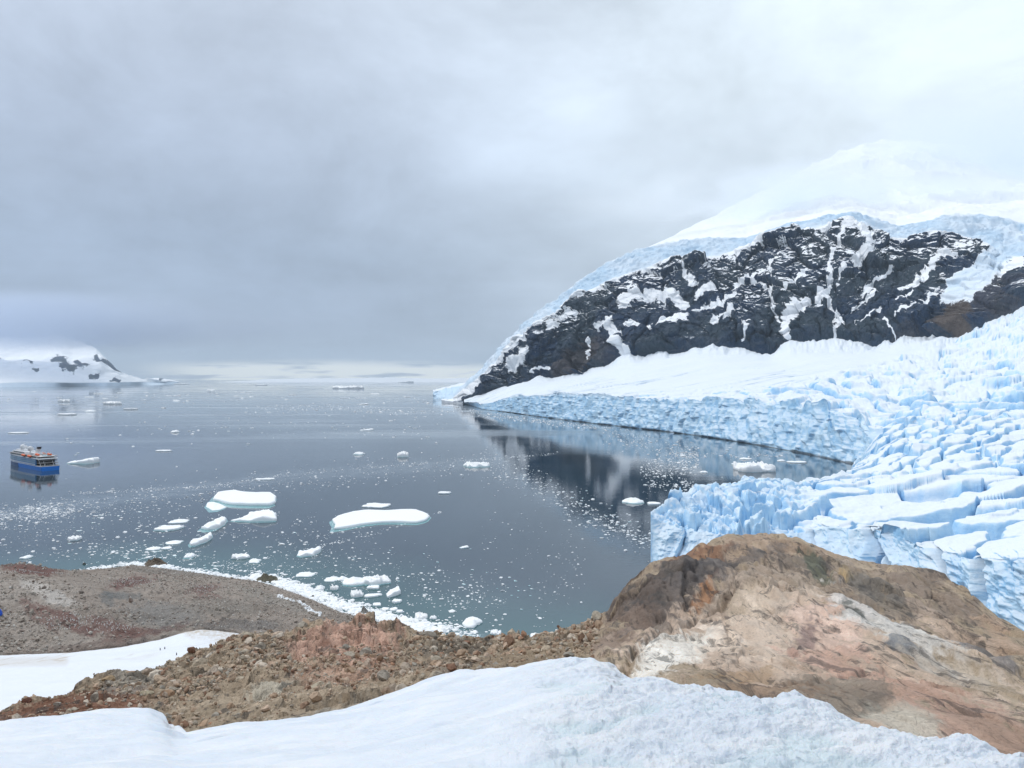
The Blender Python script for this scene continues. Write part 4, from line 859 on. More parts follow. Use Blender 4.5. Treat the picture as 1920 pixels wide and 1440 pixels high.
# ------------------------------------------------------------ ice floes
def floe_mesh(L, Wd, Ht, style, seed, irr=1.0, outline=None):
    """plan length L, width Wd, height Ht; returns verts, faces"""
    nr, na = (16, 56) if L > 12 else (10, 30)
    r = np.concatenate([np.linspace(0, .88, nr-5), [.93, .97, 1.0, 1.0, 1.0]])[:, None]; a = np.linspace(0, 2*np.pi, na, endpoint=False)[None, :]
    ca_, sa_ = np.cos(a), np.sin(a)
    e = .75
    ox_ = np.sign(ca_)*np.abs(ca_)**e; oy_ = np.sign(sa_)*np.abs(sa_)**e
    k = 1+irr*.30*fbm(ca_*1.3+seed*1.7, sa_*1.3+seed, o=2, seed=seed)+irr*.20*fbm(ca_*4+seed, sa_*4, o=3, seed=seed+1)
    gx = r*k*ox_*L/2; gy = r*k*oy_*Wd/2
    bx, by = (k*ox_*L/2)[0], (k*oy_*Wd/2)[0]
    if outline is not None:
        q = np.array(list(outline)+[outline[0]], float); cum = np.concatenate([[0], np.cumsum(np.linalg.norm(np.diff(q, axis=0), axis=1))])
        tt = np.linspace(0, cum[-1], na, endpoint=False); bx = np.interp(tt, cum, q[:, 0]); by = np.interp(tt, cum, q[:, 1])
        jit_ = 1+.035*fbm(np.arange(na)/2.5, np.arange(na)*0., o=3, seed=seed); bx = bx*jit_; by = by*jit_
        gx = r*bx[None, :]; gy = r*by[None, :]
    n = fbm(gx/(L*.22)+seed, gy/(L*.22), o=4, seed=seed+2)
    if style == 'flat': top = .80+.16*n
    elif style == 'wedge': top = .26+.55*sst(gx/(L/2), -.9, .6)*(1+.7*n)+.25*fbm(gx/(L*.12)+seed, gy/(L*.15), o=3, seed=seed+5)
    elif style == 'lump': top = (.45+.75*(1-r**2))*(.75+.45*n)
    else:
        rd = fbm(gx/(L*.16)+seed, gy/(L*.2), o=4, seed=seed+3, ridged=True); top = (.30+.8*np.clip(rd+.25, 0, 1.1))
    lip = np.ones_like(r); lip[-5:, 0] = [.97, .9, .68, .25, -.2]
    gz = Ht*top*lip; gz[-1] = -.4
    gx[-2:] *= 1.0; sh = np.ones_like(r); sh[-3:, 0] = [1.0, 1.0, .985]
    gx, gy = gx*sh, gy*sh
    v = np.stack([gx, gy, gz], -1).reshape(-1, 3); i = np.arange(nr*na).reshape(nr, na); j = np.roll(i, -1, 1)
    f = np.stack([i[:-1], j[:-1], j[1:], i[1:]], -1).reshape(-1, 4)
    return v, f, bx, by
def floe(px, py, wpx, hpx, style, label, name='ice_floe', cat='ice floe', group=None, ledge=0, dp=None, rot=0, seed=None, outline=None):
    """px,py: centre of its waterline; wpx: width; hpx: rise of ice above that line"""
    x, y, _ = wp(px, py); L = wpx/F*y
    Ht = max(.25, hpx/F*y*.8); Wd = L*min(1.25, (dp or .6)*1.75)
    ol = None
    if outline:
        ol = [wp(a, b+hpx*.5, Ht*.8)[:2] for a, b in outline]; x, y = np.mean(ol, axis=0); ol = [(a-x, b-y) for a, b in ol][::-1]
    v, f, lx, ly = floe_mesh(L, Wd, Ht, style, seed or int(px*7+py), 1, ol)
    o = obj(name, v, f, m_floe, smooth=True)
    o.location = (x, y, 0); az = math.atan2(x, y); o.rotation_euler = (0, 0, -az*.0+R(rot))
    tag(o, label, cat, group)
    if ledge:
        n = len(lx); inner = np.stack([lx*.9, ly*.9, np.full(n, .05)], -1); outer = np.stack([lx*(1+ledge*.3), ly*(1+ledge)-ledge*Wd*.25, np.full(n, .03)], -1)
        i = np.arange(n); j = np.roll(i, -1); ff_ = np.stack([i, j, j+n, i+n], -1)
        obj('drowned_ice_foot', np.concatenate([inner, outer]), ff_, m_ledge, parent=o)
    return o
FL = [
 (715, 972, 180, 8, 'flat', 'largest floe: long flat white oval in the middle of the bay', .55, .14, 4),
 (708, 949, 50, 4, 'flat', 'thin white floe touching the back of the largest oval floe', .5, 0, 0),
 (460, 930, 118, 10, 'flat', 'broad angular white floe with squared right end, second largest', .75, .22, 0),
 (404, 947, 38, 5, 'lump', 'small white floe just left below the broad angular one', .9, .3, 0),
 (478, 960, 84, 13, 'wedge', 'wedge shaped white floe tapering to a point at its left', .4, .12, 0),
 (401, 973, 48, 14, 'wedge', 'boot shaped white floe left of the wedge shaped one', .5, .3, 18),
 (376, 1006, 44, 11, 'wedge', 'tilted white floe with a raised right horn, between boot shaped floe and shore', .5, .15, 12),
 (334, 979, 30, 6, 'lump', 'small rounded floe left of the tilted horned one, upper of two', .6, 0, 8),
 (315, 992, 40, 6, 'flat', 'flat ragged floe just below the small rounded one', .6, .1, 0),
 (327, 1018, 27, 5, 'lump', 'oval floe below the ragged flat floe', .7, 0, 0),
 (288, 1030, 24, 6, 'lump', 'oval floe tilted up to the right, above the rock islet', .7, 0, 10),
 (313, 1029, 17, 4, 'flat', 'little flat oval floe right beside the tilted oval above the islet', .7, 0, 0),
 (580, 1029, 46, 10, 'wedge', 'elongated white floe with a thin raised tail, alone in mid bay', .5, .1, 10),
 (450, 1045, 34, 7, 'jag', 'double lobed floe off the shore bend', .5, 0, 22),
 (477, 1054, 24, 7, 'lump', 'small tilted floe between double lobed floe and the olive islet', .6, 0, 8),
 (357, 1044, 17, 9, 'lump', 'small domed floe with a blue foot right of the rock islet', .8, .3, 0),
 (140, 1012, 22, 8, 'jag', 'small peaked floe alone in open water above the brown hill', .6, 0, 0),
 (50, 1046, 18, 6, 'lump', 'small white floe close to the left edge above the hill', .6, 0, 0),
 (572, 1078, 34, 7, 'lump', 'oval white floe right of the olive islet', .55, 0, 5),
 (665, 1093, 40, 11, 'lump', 'left half of the big lumpy floe pair near the shore', .6, .15, 8),
 (704, 1092, 50, 14, 'jag', 'right half of the big lumpy floe pair near the shore', .5, .15, 8),
 (622, 1087, 28, 6, 'lump', 'low lumpy floe left of the lumpy pair', .55, 0, 0),
 (644, 1087, 18, 7, 'lump', 'small domed floe touching the left of the lumpy pair', .6, 0, 0),
 (700, 1103, 23, 6, 'flat', 'small flat floe directly below the lumpy pair', .5, 0, 6),
 (738, 1103, 28, 12, 'wedge', 'blocky floe with a raised corner right of the lumpy pair', .6, 0, 12),
 (601, 1105, 15, 9, 'lump', 'round white floe off the ice band', .8, 0, 0),
 (627, 1105, 15, 9, 'jag', 'small two humped floe right of the round one', .7, 0, 0),
 (669, 1117, 22, 11, 'jag', 'butterfly shaped floe below the lumpy pair', .7, 0, 15),
 (698, 1118, 30, 5, 'flat', 'long slim floe tilted upwards, under the blocky floe', .3, 0, 16),
 (745, 1129, 15, 6, 'flat', 'smooth oval floe right of the slim tilted one', .9, 0, -20),
 (706, 1135, 16, 5, 'flat', 'little oval floe above the boulder in the shallows', .6, 0, 15),
 (722, 1143, 14, 4, 'flat', 'little flat floe right of the boulder in the shallows', .6, 0, 0),
 (738, 1144, 14, 5, 'flat', 'left one of two rounded floes touching each other near shore', .8, 0, 0),
 (749, 1148, 12, 5, 'flat', 'right one of two rounded floes touching each other near shore', .8, 0, 0),
 (790, 1157, 22, 9, 'jag', 'ragged floe with a raised right tip above the grey brown boulder', .7, 0, 10),
 (812, 1160, 11, 9, 'lump', 'small steep oval floe right of the ragged raised one', 1.0, 0, 0),
 (885, 1159, 40, 13, 'lump', 'large white humped floe above the saddle of the ridge', .7, 0, 5),
 (836, 1181, 20, 9, 'jag', 'spiky small floe close above the ridge crest', .6, 0, 0),
 (931, 1188, 18, 7, 'jag', 'small knobbly floe above the ridge crest, right of the humped one', .6, 0, 0),
 (1004, 1193, 20, 7, 'lump', 'white floe half hidden by the ridge crest', .6, 0, 0),
 (688, 807, 24, 4, 'wedge', 'thin white floe in open water with a raised right end', .5, 0, 0),
 (306, 846, 27, 3, 'flat', 'thin flat strip of ice right of the ship', .4, 0, 0),
 (672, 852, 20, 6, 'lump', 'low rounded white floe, left of the two above the ice streamer', .6, .2, 0),
 (893, 874, 50, 9, 'jag', 'jagged crown shaped floe left of the mountain reflection', .45, .2, 0),
 (328, 811, 15, 6, 'lump', 'small pointed floe far beyond the ship', .5, 0, 0),
 (833, 925, 24, 4, 'flat', 'low pale floe above right of the largest oval floe', .5, 0, 0),
 (498, 899, 33, 3, 'flat', 'thin flat plate of ice above the broad angular floe', .3, 0, 3),
 (870, 1027, 16, 4, 'wedge', 'small tilted floe alone right of mid bay', .5, 0, 10),
 (1186, 941, 36, 9, 'lump', 'white floe with a thin left tail inside the dark reflection', .6, .15, 0),
 (1226, 945, 24, 4, 'flat', 'low floe touching the tip of the near glacier', .5, 0, 0),
 (1390, 872, 32, 4, 'flat', 'flat floe just behind the large iceberg of the inner bay', .6, .2, 0),
 (1398, 861, 18, 4, 'lump', 'small floe furthest back behind the large iceberg', .5, 0, 0),
 (1494, 867, 36, 3, 'flat', 'flat rectangular floe at the right end of the inner bay', .4, 0, 0),
 (1465, 864, 14, 3, 'lump', 'tiny floe between the large iceberg and the flat rectangular floe', .5, 0, 0),
 (1320, 886, 14, 4, 'lump', 'tiny floe left of the large iceberg', .5, 0, 0),
 (1281, 855, 10, 4, 'lump', 'tiny floe in the upper inner bay under the ice cliff', .5, 0, 0),
 (210, 758, 26, 6, 'jag', 'small peaked floe far off on the streaky water, left of the middle channel', .5, 0, 0),
 (125, 778, 30, 4, 'flat', 'pale flat floe far beyond the ship', .4, 0, 0),
 (170, 772, 18, 4, 'lump', 'bluish low floe in the distance between two white ones', .5, 0, 0),
 (245, 768, 20, 4, 'flat', 'slim distant floe right of the peaked one', .4, 0, 0),
 (36, 812, 32, 2.5, 'flat', 'thin flat ice plate above the ship near the left edge', .35, 0, 0),
 (120, 754, 18, 6, 'jag', 'greyish lumpy floe in the distance near the left coast', .5, 0, 0),
 (395, 735, 14, 6, 'jag', 'small sharp white floe on the far water at left', .5, 0, 0),
 (1003, 862, 0, 0, '', '', 0, 0, 0),
]
OUT = {(715, 972): [(625, 968), (634, 961), (660, 954), (685, 951), (720, 951), (750, 950), (782, 950), (797, 955), (805, 961), (798, 968), (780, 973), (745, 972), (715, 972), (680, 976), (650, 982), (628, 984)],
       (460, 930): [(398, 927), (408, 916), (425, 914), (440, 912), (455, 916), (485, 917), (510, 917), (519, 924), (516, 933), (505, 937), (470, 937), (440, 936), (425, 934), (408, 929)],
       (478, 960): [(432, 962), (450, 958), (463, 955), (468, 948), (486, 946), (500, 946), (512, 952), (519, 956), (518, 962), (500, 963), (470, 963)],
       (404, 947): [(386, 945), (389, 937), (398, 936), (412, 940), (425, 946), (412, 951), (398, 952)],
       (401, 973): [(377, 976), (386, 969), (400, 967), (403, 960), (418, 957), (425, 962), (422, 968), (408, 976), (390, 978)],
       (376, 1006): [(355, 1008), (362, 1000), (378, 997), (396, 991), (398, 997), (388, 1004), (370, 1010), (358, 1012)],
       (580, 1029): [(557, 1031), (561, 1022), (572, 1025), (590, 1021), (603, 1019), (600, 1025), (585, 1031), (565, 1033)],
       (885, 1159): [(866, 1156), (874, 1150), (882, 1145), (895, 1146), (906, 1153), (895, 1157), (888, 1164), (874, 1163)],
       (738, 1103): [(724, 1101), (730, 1097), (748, 1092), (752, 1100), (738, 1105), (726, 1108)]}
for (px, py, wd, hp, st, lb, dp, lg, rt) in FL:
    if wd: floe(px, py, wd, hp, st, lb, ledge=lg, dp=dp, rot=0 if (px, py) in OUT else rt, outline=OUT.get((px, py)))
# bergs
floe(155, 868, 54, 11, 'wedge', 'long white iceberg with a raised right peak beside the ship', 'iceberg', 'iceberg', dp=.4, ledge=.15)
floe(757, 856, 20, 11, 'jag', 'small pointed iceberg in mid channel', 'iceberg', 'iceberg', dp=.6, ledge=.15)
floe(1412, 882, 62, 17, 'jag', 'large craggy white iceberg in the inner bay near the glacier', 'iceberg', 'iceberg', dp=.55, seed=5)
floe(652, 729, 58, 7, 'jag', 'long bluish iceberg far off near the horizon', 'iceberg', 'iceberg', dp=.4)
floe(620, 716.3, 22, 6, 'lump', 'domed iceberg on the horizon', 'iceberg', 'iceberg', dp=.5)
floe(762, 717.5, 32, 5, 'wedge', 'low iceberg on the horizon with a raised right end', 'iceberg', 'iceberg', dp=.4)
floe(695, 716.5, 14, 2.5, 'flat', 'flat tabular iceberg on the horizon between two others', 'iceberg', 'iceberg', dp=.5)
floe(340, 720.5, 24, 2.5, 'flat', 'flat pale iceberg off the point of the left coast', 'iceberg', 'iceberg', dp=.5)
floe(490, 722.5, 20, 2.5, 'flat', 'faint flat iceberg far off left of the long bluish one', 'iceberg', 'iceberg', dp=.5)

# small repeats: groups by stretch of water
def band_points(pts, wd, n):
    """points round a streamer of ice"""
    p = np.array(pts, float); seg = np.linalg.norm(np.diff(p, axis=0), axis=1); cum = np.concatenate([[0], np.cumsum(seg)])
    s = rng.uniform(0, cum[-1], n); x = np.interp(s, cum, p[:, 0]); y = np.interp(s, cum, p[:, 1])
    return np.stack([x, y+rng.normal(size=n)*wd*.5], -1)
def on_water(px, py):
    ok = (py > 718) & (px > -300) & (px < 1600)
    ok &= ~((px > 868) & (py < np.interp(px, [a for a, b in wl], [b+2 for a, b in wl])))
    ok &= py < np.interp(px, [-300, 0, 145, 250, 300, 430, 480, 560, 640, 700, 800, 1010, 1100, 1222, 1226, 1600], [1085, 1086, 1074, 1060, 1064, 1083, 1089, 1115, 1150, 1166, 1192, 1230, 1240, 1240, 940, 880])
    return ok
protos = []
for s in range(8):
    v, f, _, _ = floe_mesh(2.0, 1.3, .42, ['lump', 'flat', 'jag', 'wedge'][s % 4], 900+s)
    o_ = obj('ice_chunk', v, f, m_floe); protos.append(o_.data); bpy.data.objects.remove(o_)
sets = [([(560, 1100), (640, 1135), (720, 1162), (800, 1178), (900, 1195)], 16, 70, 3.5, 9, 'small white ice chunk floating close off the icy shore below the ridge', 'ice chunks close off the icy shore'),
        ([(150, 1058), (200, 1040), (300, 1045), (420, 1068)], 10, 34, 4, 9, 'small white ice chunk floating just off the brown hill', 'ice chunks off the brown hill'),
        ([(80, 1000), (230, 975), (380, 985)], 30, 30, 3, 8, 'small ice chunk drifting in the left bay in front of the big floes', 'ice chunks in the left bay'),
        ([(520, 1020), (800, 1060), (1000, 1090), (950, 1140)], 50, 30, 3, 7, 'small ice chunk drifting in the open middle of the bay', 'ice chunks in the middle of the bay'),
        ([(960, 900), (1080, 950), (1200, 990)], 24, 24, 3, 8, 'small ice chunk floating on the dark reflection of the mountain', 'ice chunks on the dark reflection'),
        ([(1250, 840), (1400, 850), (1350, 890)], 16, 14, 3, 7, 'small ice chunk floating in the inner bay before the ice cliff', 'ice chunks in the inner bay'),
        ([(120, 830), (400, 790), (560, 800), (850, 790)], 40, 30, 4, 9, 'small ice chunk on the open water of the channel', 'ice chunks in the channel'),
        ([(60, 745), (300, 745), (500, 740), (820, 745)], 14, 36, 7, 20, 'small distant floe on the streaky far water', 'floes on the streaky far water')]
for pts, wd, n, a_, b_, lb, gr_ in sets:
    q_ = band_points(pts, wd, n*2); q_ = q_[on_water(q_[:, 0], q_[:, 1])][:n]
    for px, py in q_:
        x, y, _ = wp(px, py); s = rng.uniform(a_, b_)**1.0/F*y/2
        if rng.rand() < .5: s *= .7
        o = bpy.data.objects.new('ice_chunk', protos[rng.randint(8)]); C.objects.link(o)
        o.location = (x, y, 0); o.scale = (s, s*rng.uniform(.7, 1.1), min(s, s**.7)*rng.uniform(.8, 1.5)); o.rotation_euler = (0, 0, rng.uniform(-.6, .6)+math.pi*rng.randint(2))
        tag(o, lb, 'ice chunk', gr_)
# brash: uncountable bits
FR = []
for pts, wd, n, smin, smax in [([(-100, 985), (100, 958), (250, 938), (400, 920), (520, 905), (700, 885), (900, 868), (1000, 860)], 30, 2300, .3, 1.3), ([(-50, 975), (60, 960), (140, 955)], 16, 1300, .3, 1.2), ([(150, 925), (400, 912), (520, 893), (700, 876), (900, 862), (1050, 850)], 3, 1100, .3, .9),
                         ([(0, 1000), (300, 980), (500, 1000), (700, 1010)], 60, 1100, .3, 1.3), ([(560, 1035), (700, 1000), (830, 960)], 4, 180, .3, .8),
                         ([(460, 768), (620, 764), (760, 772), (870, 768)], 8, 1100, .8, 4.5), ([(470, 763), (620, 759), (760, 756), (860, 757)], 1, 300, .8, 3), ([(860, 768), (1000, 788), (1150, 800)], 8, 1300, .7, 2.8), ([(900, 860), (1000, 905), (1100, 960), (1220, 1010)], 36, 1000, .4, 1.4),
                         ([(1130, 805), (1250, 835), (1310, 860), (1200, 890)], 34, 1700, .5, 1.8), ([(1250, 850), (1400, 858), (1480, 850)], 6, 260, .5, 1.5), ([(1210, 900), (1300, 915)], 16, 260, .4, 1.3), ([(-100, 745), (500, 745), (860, 742)], 16, 420, 2, 9), ([(0, 800), (500, 790), (860, 800)], 40, 350, .8, 2.6),
                         ([(480, 1060), (700, 1080), (950, 1130)], 60, 1100, .25, .9), ([(100, 1035), (300, 1035), (480, 1070)], 16, 500, .3, 1.2), ([(900, 1000), (1100, 1050), (1000, 1150)], 70, 240, .25, .8),
                         ([(470, 1082), (500, 1087), (560, 1103), (640, 1134), (700, 1152), (760, 1170), (830, 1187)], 12, 7500, .4, 1.5), ([(480, 1090), (560, 1112), (640, 1147), (760, 1172), (900, 1190)], 20, 1300, .3, 1.4),
                         ([(145, 1072), (250, 1057), (300, 1061), (430, 1081), (485, 1087)], 4, 3000, .3, 1.3), ([(250, 1058), (330, 1068)], 8, 260, .4, 1.3), ([(1010, 1200), (860, 1200)], 6, 160, .3, 1)]:
    q_ = band_points(pts, wd, n); dens = fbm(q_[:, 0]/28, q_[:, 1]/7, o=3, seed=180)
    q_ = q_[(dens+rng.uniform(-.6, .6, n) > -.25)]
    FR.append(np.column_stack([q_, 1.4*np.clip(smin*np.exp(np.abs(rng.normal(size=len(q_)))*.85), smin, smax*1.6)]))
FR = np.concatenate(FR); okk = on_water(FR[:, 0], FR[:, 1]-1.5); FR = FR[okk]
bw = np.array([wp(a, b) for a, b, _ in FR])
m0 = SH0
V, FF = [], []; off = 0
for (x, y, z), s in zip(bw, FR[:, 2]):
    v, f = m0[rng.randint(len(m0))]; a = rng.uniform(0, 6.28); c_, s_ = math.cos(a), math.sin(a)
    q_ = np.stack([(v[:, 0]*c_-v[:, 1]*s_)*s*1.1*.5, (v[:, 0]*s_+v[:, 1]*c_)*s*.5, v[:, 2]*s*.34+s*.05], -1)+np.array([x, y, 0])
    V.append(q_); FF.append(f+off); off += len(v)
o = obj('brash_ice', np.concatenate(V), np.concatenate(FF), m_brash, smooth=False)
tag(o, 'scattered brash ice drifting in streamers over the bay', 'brash ice', kind='stuff')
# strand of ice lying on the shore above the waterline
X, Y, Z, PX, PY, T = hillg
sel = np.argwhere(((T > 3.85) & (T < 4.3) & (PX > 300)) | ((pline(PX, PY, [(520, 1120), (560, 1133), (600, 1155)]) < 2.2)))
sel = sel[rng.randint(0, len(sel), 1500)]
pos = np.stack([X, Y, np.maximum(Z, 0)], -1)[sel[:, 0], sel[:, 1]]
o = scatter('stranded_ice', pos, np.clip(.35*np.exp(rng.normal(size=len(sel))*.4), .15, .9), m_brash, SH0)
tag(o, 'stranded white ice fragments along the shore', 'stranded ice', kind='stuff')

# ------------------------------------------------------------ penguins on the snow slope
m_pb = simple('penguin_black', (.02, .02, .025), .7); m_pw = simple('penguin_belly', (.8, .8, .78), .8); m_po = simple('penguin_orange', (.6, .2, .04), .6)
def lathe(prof, n=12, sx=1, sy=1):
    p = np.array(prof); a = np.linspace(0, 2*np.pi, n, endpoint=False)
    x = p[:, 0][:, None]*np.cos(a)*sx; y = p[:, 0][:, None]*np.sin(a)*sy; z = np.broadcast_to(p[:, 1][:, None], x.shape)
    i = np.arange(len(p)*n).reshape(len(p), n); j = np.roll(i, -1, 1)
    return np.stack([x, y, z], -1).reshape(-1, 3), np.stack([i[:-1], j[:-1], j[1:], i[1:]], -1).reshape(-1, 4)
def box(x0, x1, y0, y1, z0, z1):
    v = np.array([(x, y, z) for x in (x0, x1) for y in (y0, y1) for z in (z0, z1)], float)
    return v, np.array([(0, 1, 3, 2), (4, 6, 7, 5), (0, 4, 5, 1), (2, 3, 7, 6), (0, 2, 6, 4), (1, 5, 7, 3)])
def join(parts):
    V, Fq = [], {}; off = 0
    for v, f in parts:
        V.append(v); f = np.asarray(f)+off; Fq.setdefault(f.shape[1], []).append(f); off += len(v)
    return np.concatenate(V), [np.concatenate(x) for x in Fq.values()]
def penguin(p, rz, label):
    e = bpy.data.objects.new('penguin', None); C.objects.link(e); e.location = p; e.scale = (.7, .7, .7); e.rotation_euler = (0, 0, rz); tag(e, label, 'penguin')
    v, f = lathe([(0, .02), (.09, .03), (.13, .12), (.145, .25), (.125, .40), (.085, .50), (.065, .54), (.072, .59), (.06, .64), (.03, .675), (0, .68)], 14, 1, .85)
    fl = []
    for s in (-1, 1):
        w_, g = box(-.02, .02, -.005, .005, -.2, 0); w_[:, 1] += s*.125; w_[:, 1] += s*(-w_[:, 2])*.25; w_[:, 2] += .44; fl.append((w_, g))
    v, f = join([(v, f)]+fl); obj('body', v, f, m_pb, e)
    v, f = lathe([(0, .06), (.075, .10), (.11, .22), (.09, .38), (.04, .46), (0, .47)], 12, .55, .85); v[:, 0] += .092; obj('belly', v, f, m_pw, e)
    v, f = lathe([(.016, 0), (.012, .04), (0, .075)], 8); v = v[:, [2, 1, 0]]+np.array([.06, 0, .60]); obj('beak', v, f, m_po, e)
    for s in (-1, 1):
        v, f = box(-.01, .09, s*.05-.025, s*.05+.025, 0, .03); obj('foot', v, f, m_po, e)
    return e
for px, py, lb in [(331, 1228, 'tiny penguin standing alone in the open snow slope'), (308, 1217, 'right penguin of the pair on the snow slope near the hill foot'), (300, 1219, 'left penguin of the pair on the snow slope near the hill foot'), (462, 1194, 'penguin on dirty snow beside the ridge rocks')]:
    p = at_ridge(px, py, snowg); penguin(tuple(p), random.uniform(0, 6), lb)
# penguin colony specks on the hill crest and red patches: distant flock read as dots
X, Y, Z, PX, PY, T = hillg
V, FF = [], []; off = 0
bv, bf = lathe([(0, 0), (.13, .1), (.14, .3), (.08, .5), (.06, .6), (0, .68)], 6)
for (cx, cyy, sx, sy, n) in [(60, 1068, 60, 6, 110), (245, 1092, 45, 6, 170), (385, 1103, 32, 5, 90), (130, 1168, 60, 10, 110), (210, 1180, 45, 10, 70)]:
    for _ in range(n):
        k = None; px, py = cx+rng.normal()*sx*.55, cyy+rng.normal()*sy*.55-(0)
        c = int(np.clip((px+400)/1160*(X.shape[1]-1), 0, X.shape[1]-1)); rr_ = int(np.argmin(np.abs(PY[:300, c]-py)))
        V.append(bv*np.array([.55, .55, .55])+np.array([X[rr_, c], Y[rr_, c], Z[rr_, c]-.03])); FF.append(bf+off); off += len(bv)
o = obj('penguin_colony', np.concatenate(V), np.concatenate(FF), m_guano)
tag(o, 'distant penguin colony dotting the red patches of the hill', 'penguin colony', kind='stuff')

# blue dome tent cut by the left frame edge
m_tent = simple('tent_blue', (.01, .08, .50), .5)
pt = at_ridge(-8, 1156, hillg)
e = bpy.data.objects.new('tent', None); C.objects.link(e); e.location = pt; tag(e, 'blue dome tent on the hill cut off by the left edge', 'tent')
v, f = lathe([(1.25, -.15), (1.28, .1), (1.2, .6), (.95, 1.15), (.55, 1.55), (.2, 1.68), (0, 1.7)], 24); obj('canopy', v, f, m_tent, e)
v, f = lathe([(1.31, -.15), (1.31, 0), (1.285, .12)], 24); obj('skirt', v, f, simple('tent_skirt', (.05, .12, .35), .6), e)

# ------------------------------------------------------------ ship
m_hb = simple('hull_blue', (.012, .20, .68), .35, nscale=.2); m_hn = simple('hull_navy', (.02, .07, .20), .35, nscale=.2)
m_wh = simple('ship_white', (.72, .73, .74), .45, nscale=.3); m_gl = simple('ship_glass', (.03, .05, .07), .12); m_gl2 = simple('ship_glass_light', (.30, .42, .50), .2)
m_or = simple('lifeboat_orange', (.75, .13, .03), .45); m_dk = simple('ship_dark', (.03, .03, .035), .6); m_deck = simple('ship_deck', (.28, .26, .24), .8); m_pool = simple('pool_water', (.05, .30, .40), .1); m_band = simple('hull_mid_blue', (.03, .16, .38), .35, nscale=.2)
ship = bpy.data.objects.new('cruise_ship', None); C.objects.link(ship)
tag(ship, 'blue and white expedition cruise ship seen from its stern', 'ship')
hd = R(50); sd = np.array([-math.sin(hd), math.cos(hd)])
sx_, sy_, _ = wp(95, 882.5)
ship.location = (sx_, sy_, 0); ship.scale = (1, .95, .78); ship.rotation_euler = (0, 0, math.atan2(sd[1], sd[0]))
ST = [0, 2, 10, 30, 55, 72, 84, 93, 99, 103]; BW = [8.2, 8.6, 9, 9, 9, 8.6, 7.2, 5.0, 2.6, .3]
def hullstrip(z0, z1, f0=1.0, f1=1.0, s0=0, s1=103, flare=0):
    xs = np.linspace(s0, s1, 46); b = np.interp(xs, ST, BW)
    V = []
    for z, fk in ((z0, f0), (z1, f1)):
        V.append(np.stack([xs, b*fk, np.full_like(xs, z)], -1)); V.append(np.stack([xs, -b*fk, np.full_like(xs, z)], -1))
    n = len(xs); v = np.concatenate(V); i = np.arange(n-1); f = []
    f += [np.stack([i, i+1, i+1+2*n, i+2*n], -1), np.stack([i+n, i+n+1, i+1+3*n, i+3*n], -1), np.stack([i+2*n, i+1+2*n, i+1+3*n, i+3*n], -1), np.stack([i, i+1, i+1+n, i+n], -1)]
    f += [np.array([(0, n, 3*n, 2*n)]), np.array([(n-1, 2*n-1, 4*n-1, 3*n-1)])]
    return v, np.concatenate(f)
v, f = hullstrip(-1, 5.2, .93, 1.0); hull = obj('hull', v, f, m_hb, ship, smooth=False)
v, f = hullstrip(5.2, 5.7, 1.015, 1.015, 0, 103); obj('rub_rail', v, f, m_wh, ship, smooth=False)
v, f = hullstrip(-1, 5.15, .95, 1.006, 60, 103.2); obj('bow_panel', v, f, m_hn, ship, smooth=False)
v, f = hullstrip(5.7, 13.6, 1.0, 1.0, 13, 102.6); uh = obj('upper_hull', v, f, m_band, ship, smooth=False)
v, f = hullstrip(8.0, 13.62, 1.004, 1.004, 62, 102.8); obj('upper_bow_panel', v, f, m_hn, ship, smooth=False)
def winrow(z, h, x0, x1, n, m_, name='window_row', k=1.008, parent=None, wd=.62, sides=(1, -1)):
    xs = np.linspace(x0, x1, n+1); parts = []
    for a, b_ in zip(xs[:-1], xs[1:]):
        c = (a+b_)/2; hw = (b_-a)/2*wd; bb = np.interp(c, ST, BW)*k
        for s in sides: parts.append(box(c-hw, c+hw, s*bb-.06, s*bb+.06, z, z+h))
    v, f = join(parts); o = obj(name, v, f, m_, parent or ship, smooth=False); return o
for s_ in (1, -1):
    winrow(6.3, 1.2, 14, 96, 40, m_wh, 'porthole_row', parent=uh, sides=(s_,)); winrow(8.6, 1.7, 14, 94, 34, m_gl2, 'window_row', parent=uh, sides=(s_,)); winrow(11.1, 1.7, 14, 90, 34, m_gl2, 'window_row', parent=uh, sides=(s_,))
# stern decks: open terraces with rails and posts
parts = [box(.8, 13, -8.3, 8.3, 5.75, 5.95), box(3.5, 14, -8.2, 8.2, 8.7, 8.95), box(5.5, 14, -8.2, 8.2, 11.6, 11.85)]
v, f = join(parts); obj('stern_deck', v, f, m_deck, ship, smooth=False)
parts = []
for (z, x0, wdt) in ((5.95, .9, 8.0), (8.95, 3.6, 8.0), (11.85, 5.6, 8.0)):
    for y_ in np.linspace(-wdt, wdt, 15): parts.append(box(x0-.06, x0+.06, y_-.06, y_+.06, z, z+1.1))
    parts.append(box(x0-.08, x0+.08, -wdt, wdt, z+1.1, z+1.25))
    for y_ in (-wdt, -wdt/2, wdt/2, wdt): parts.append(box(x0+2.5, x0+2.9, y_-.2, y_+.2, z, z+2.7))
v, f = join(parts); obj('stern_railing', v, f, m_wh, ship, smooth=False)
v, f = box(12.2, 13.4, -8, 8, 5.95, 13.5); obj('stern_bulkhead', v, f, m_dk, ship, smooth=False)
for k, y_ in enumerate((-5.5, 0, 5)):
    v, f = box(6, 9.5, y_-1.2, y_+1.2, 5.96, 7.4); obj('inflatable_boat', v, f, m_dk, ship, smooth=False)
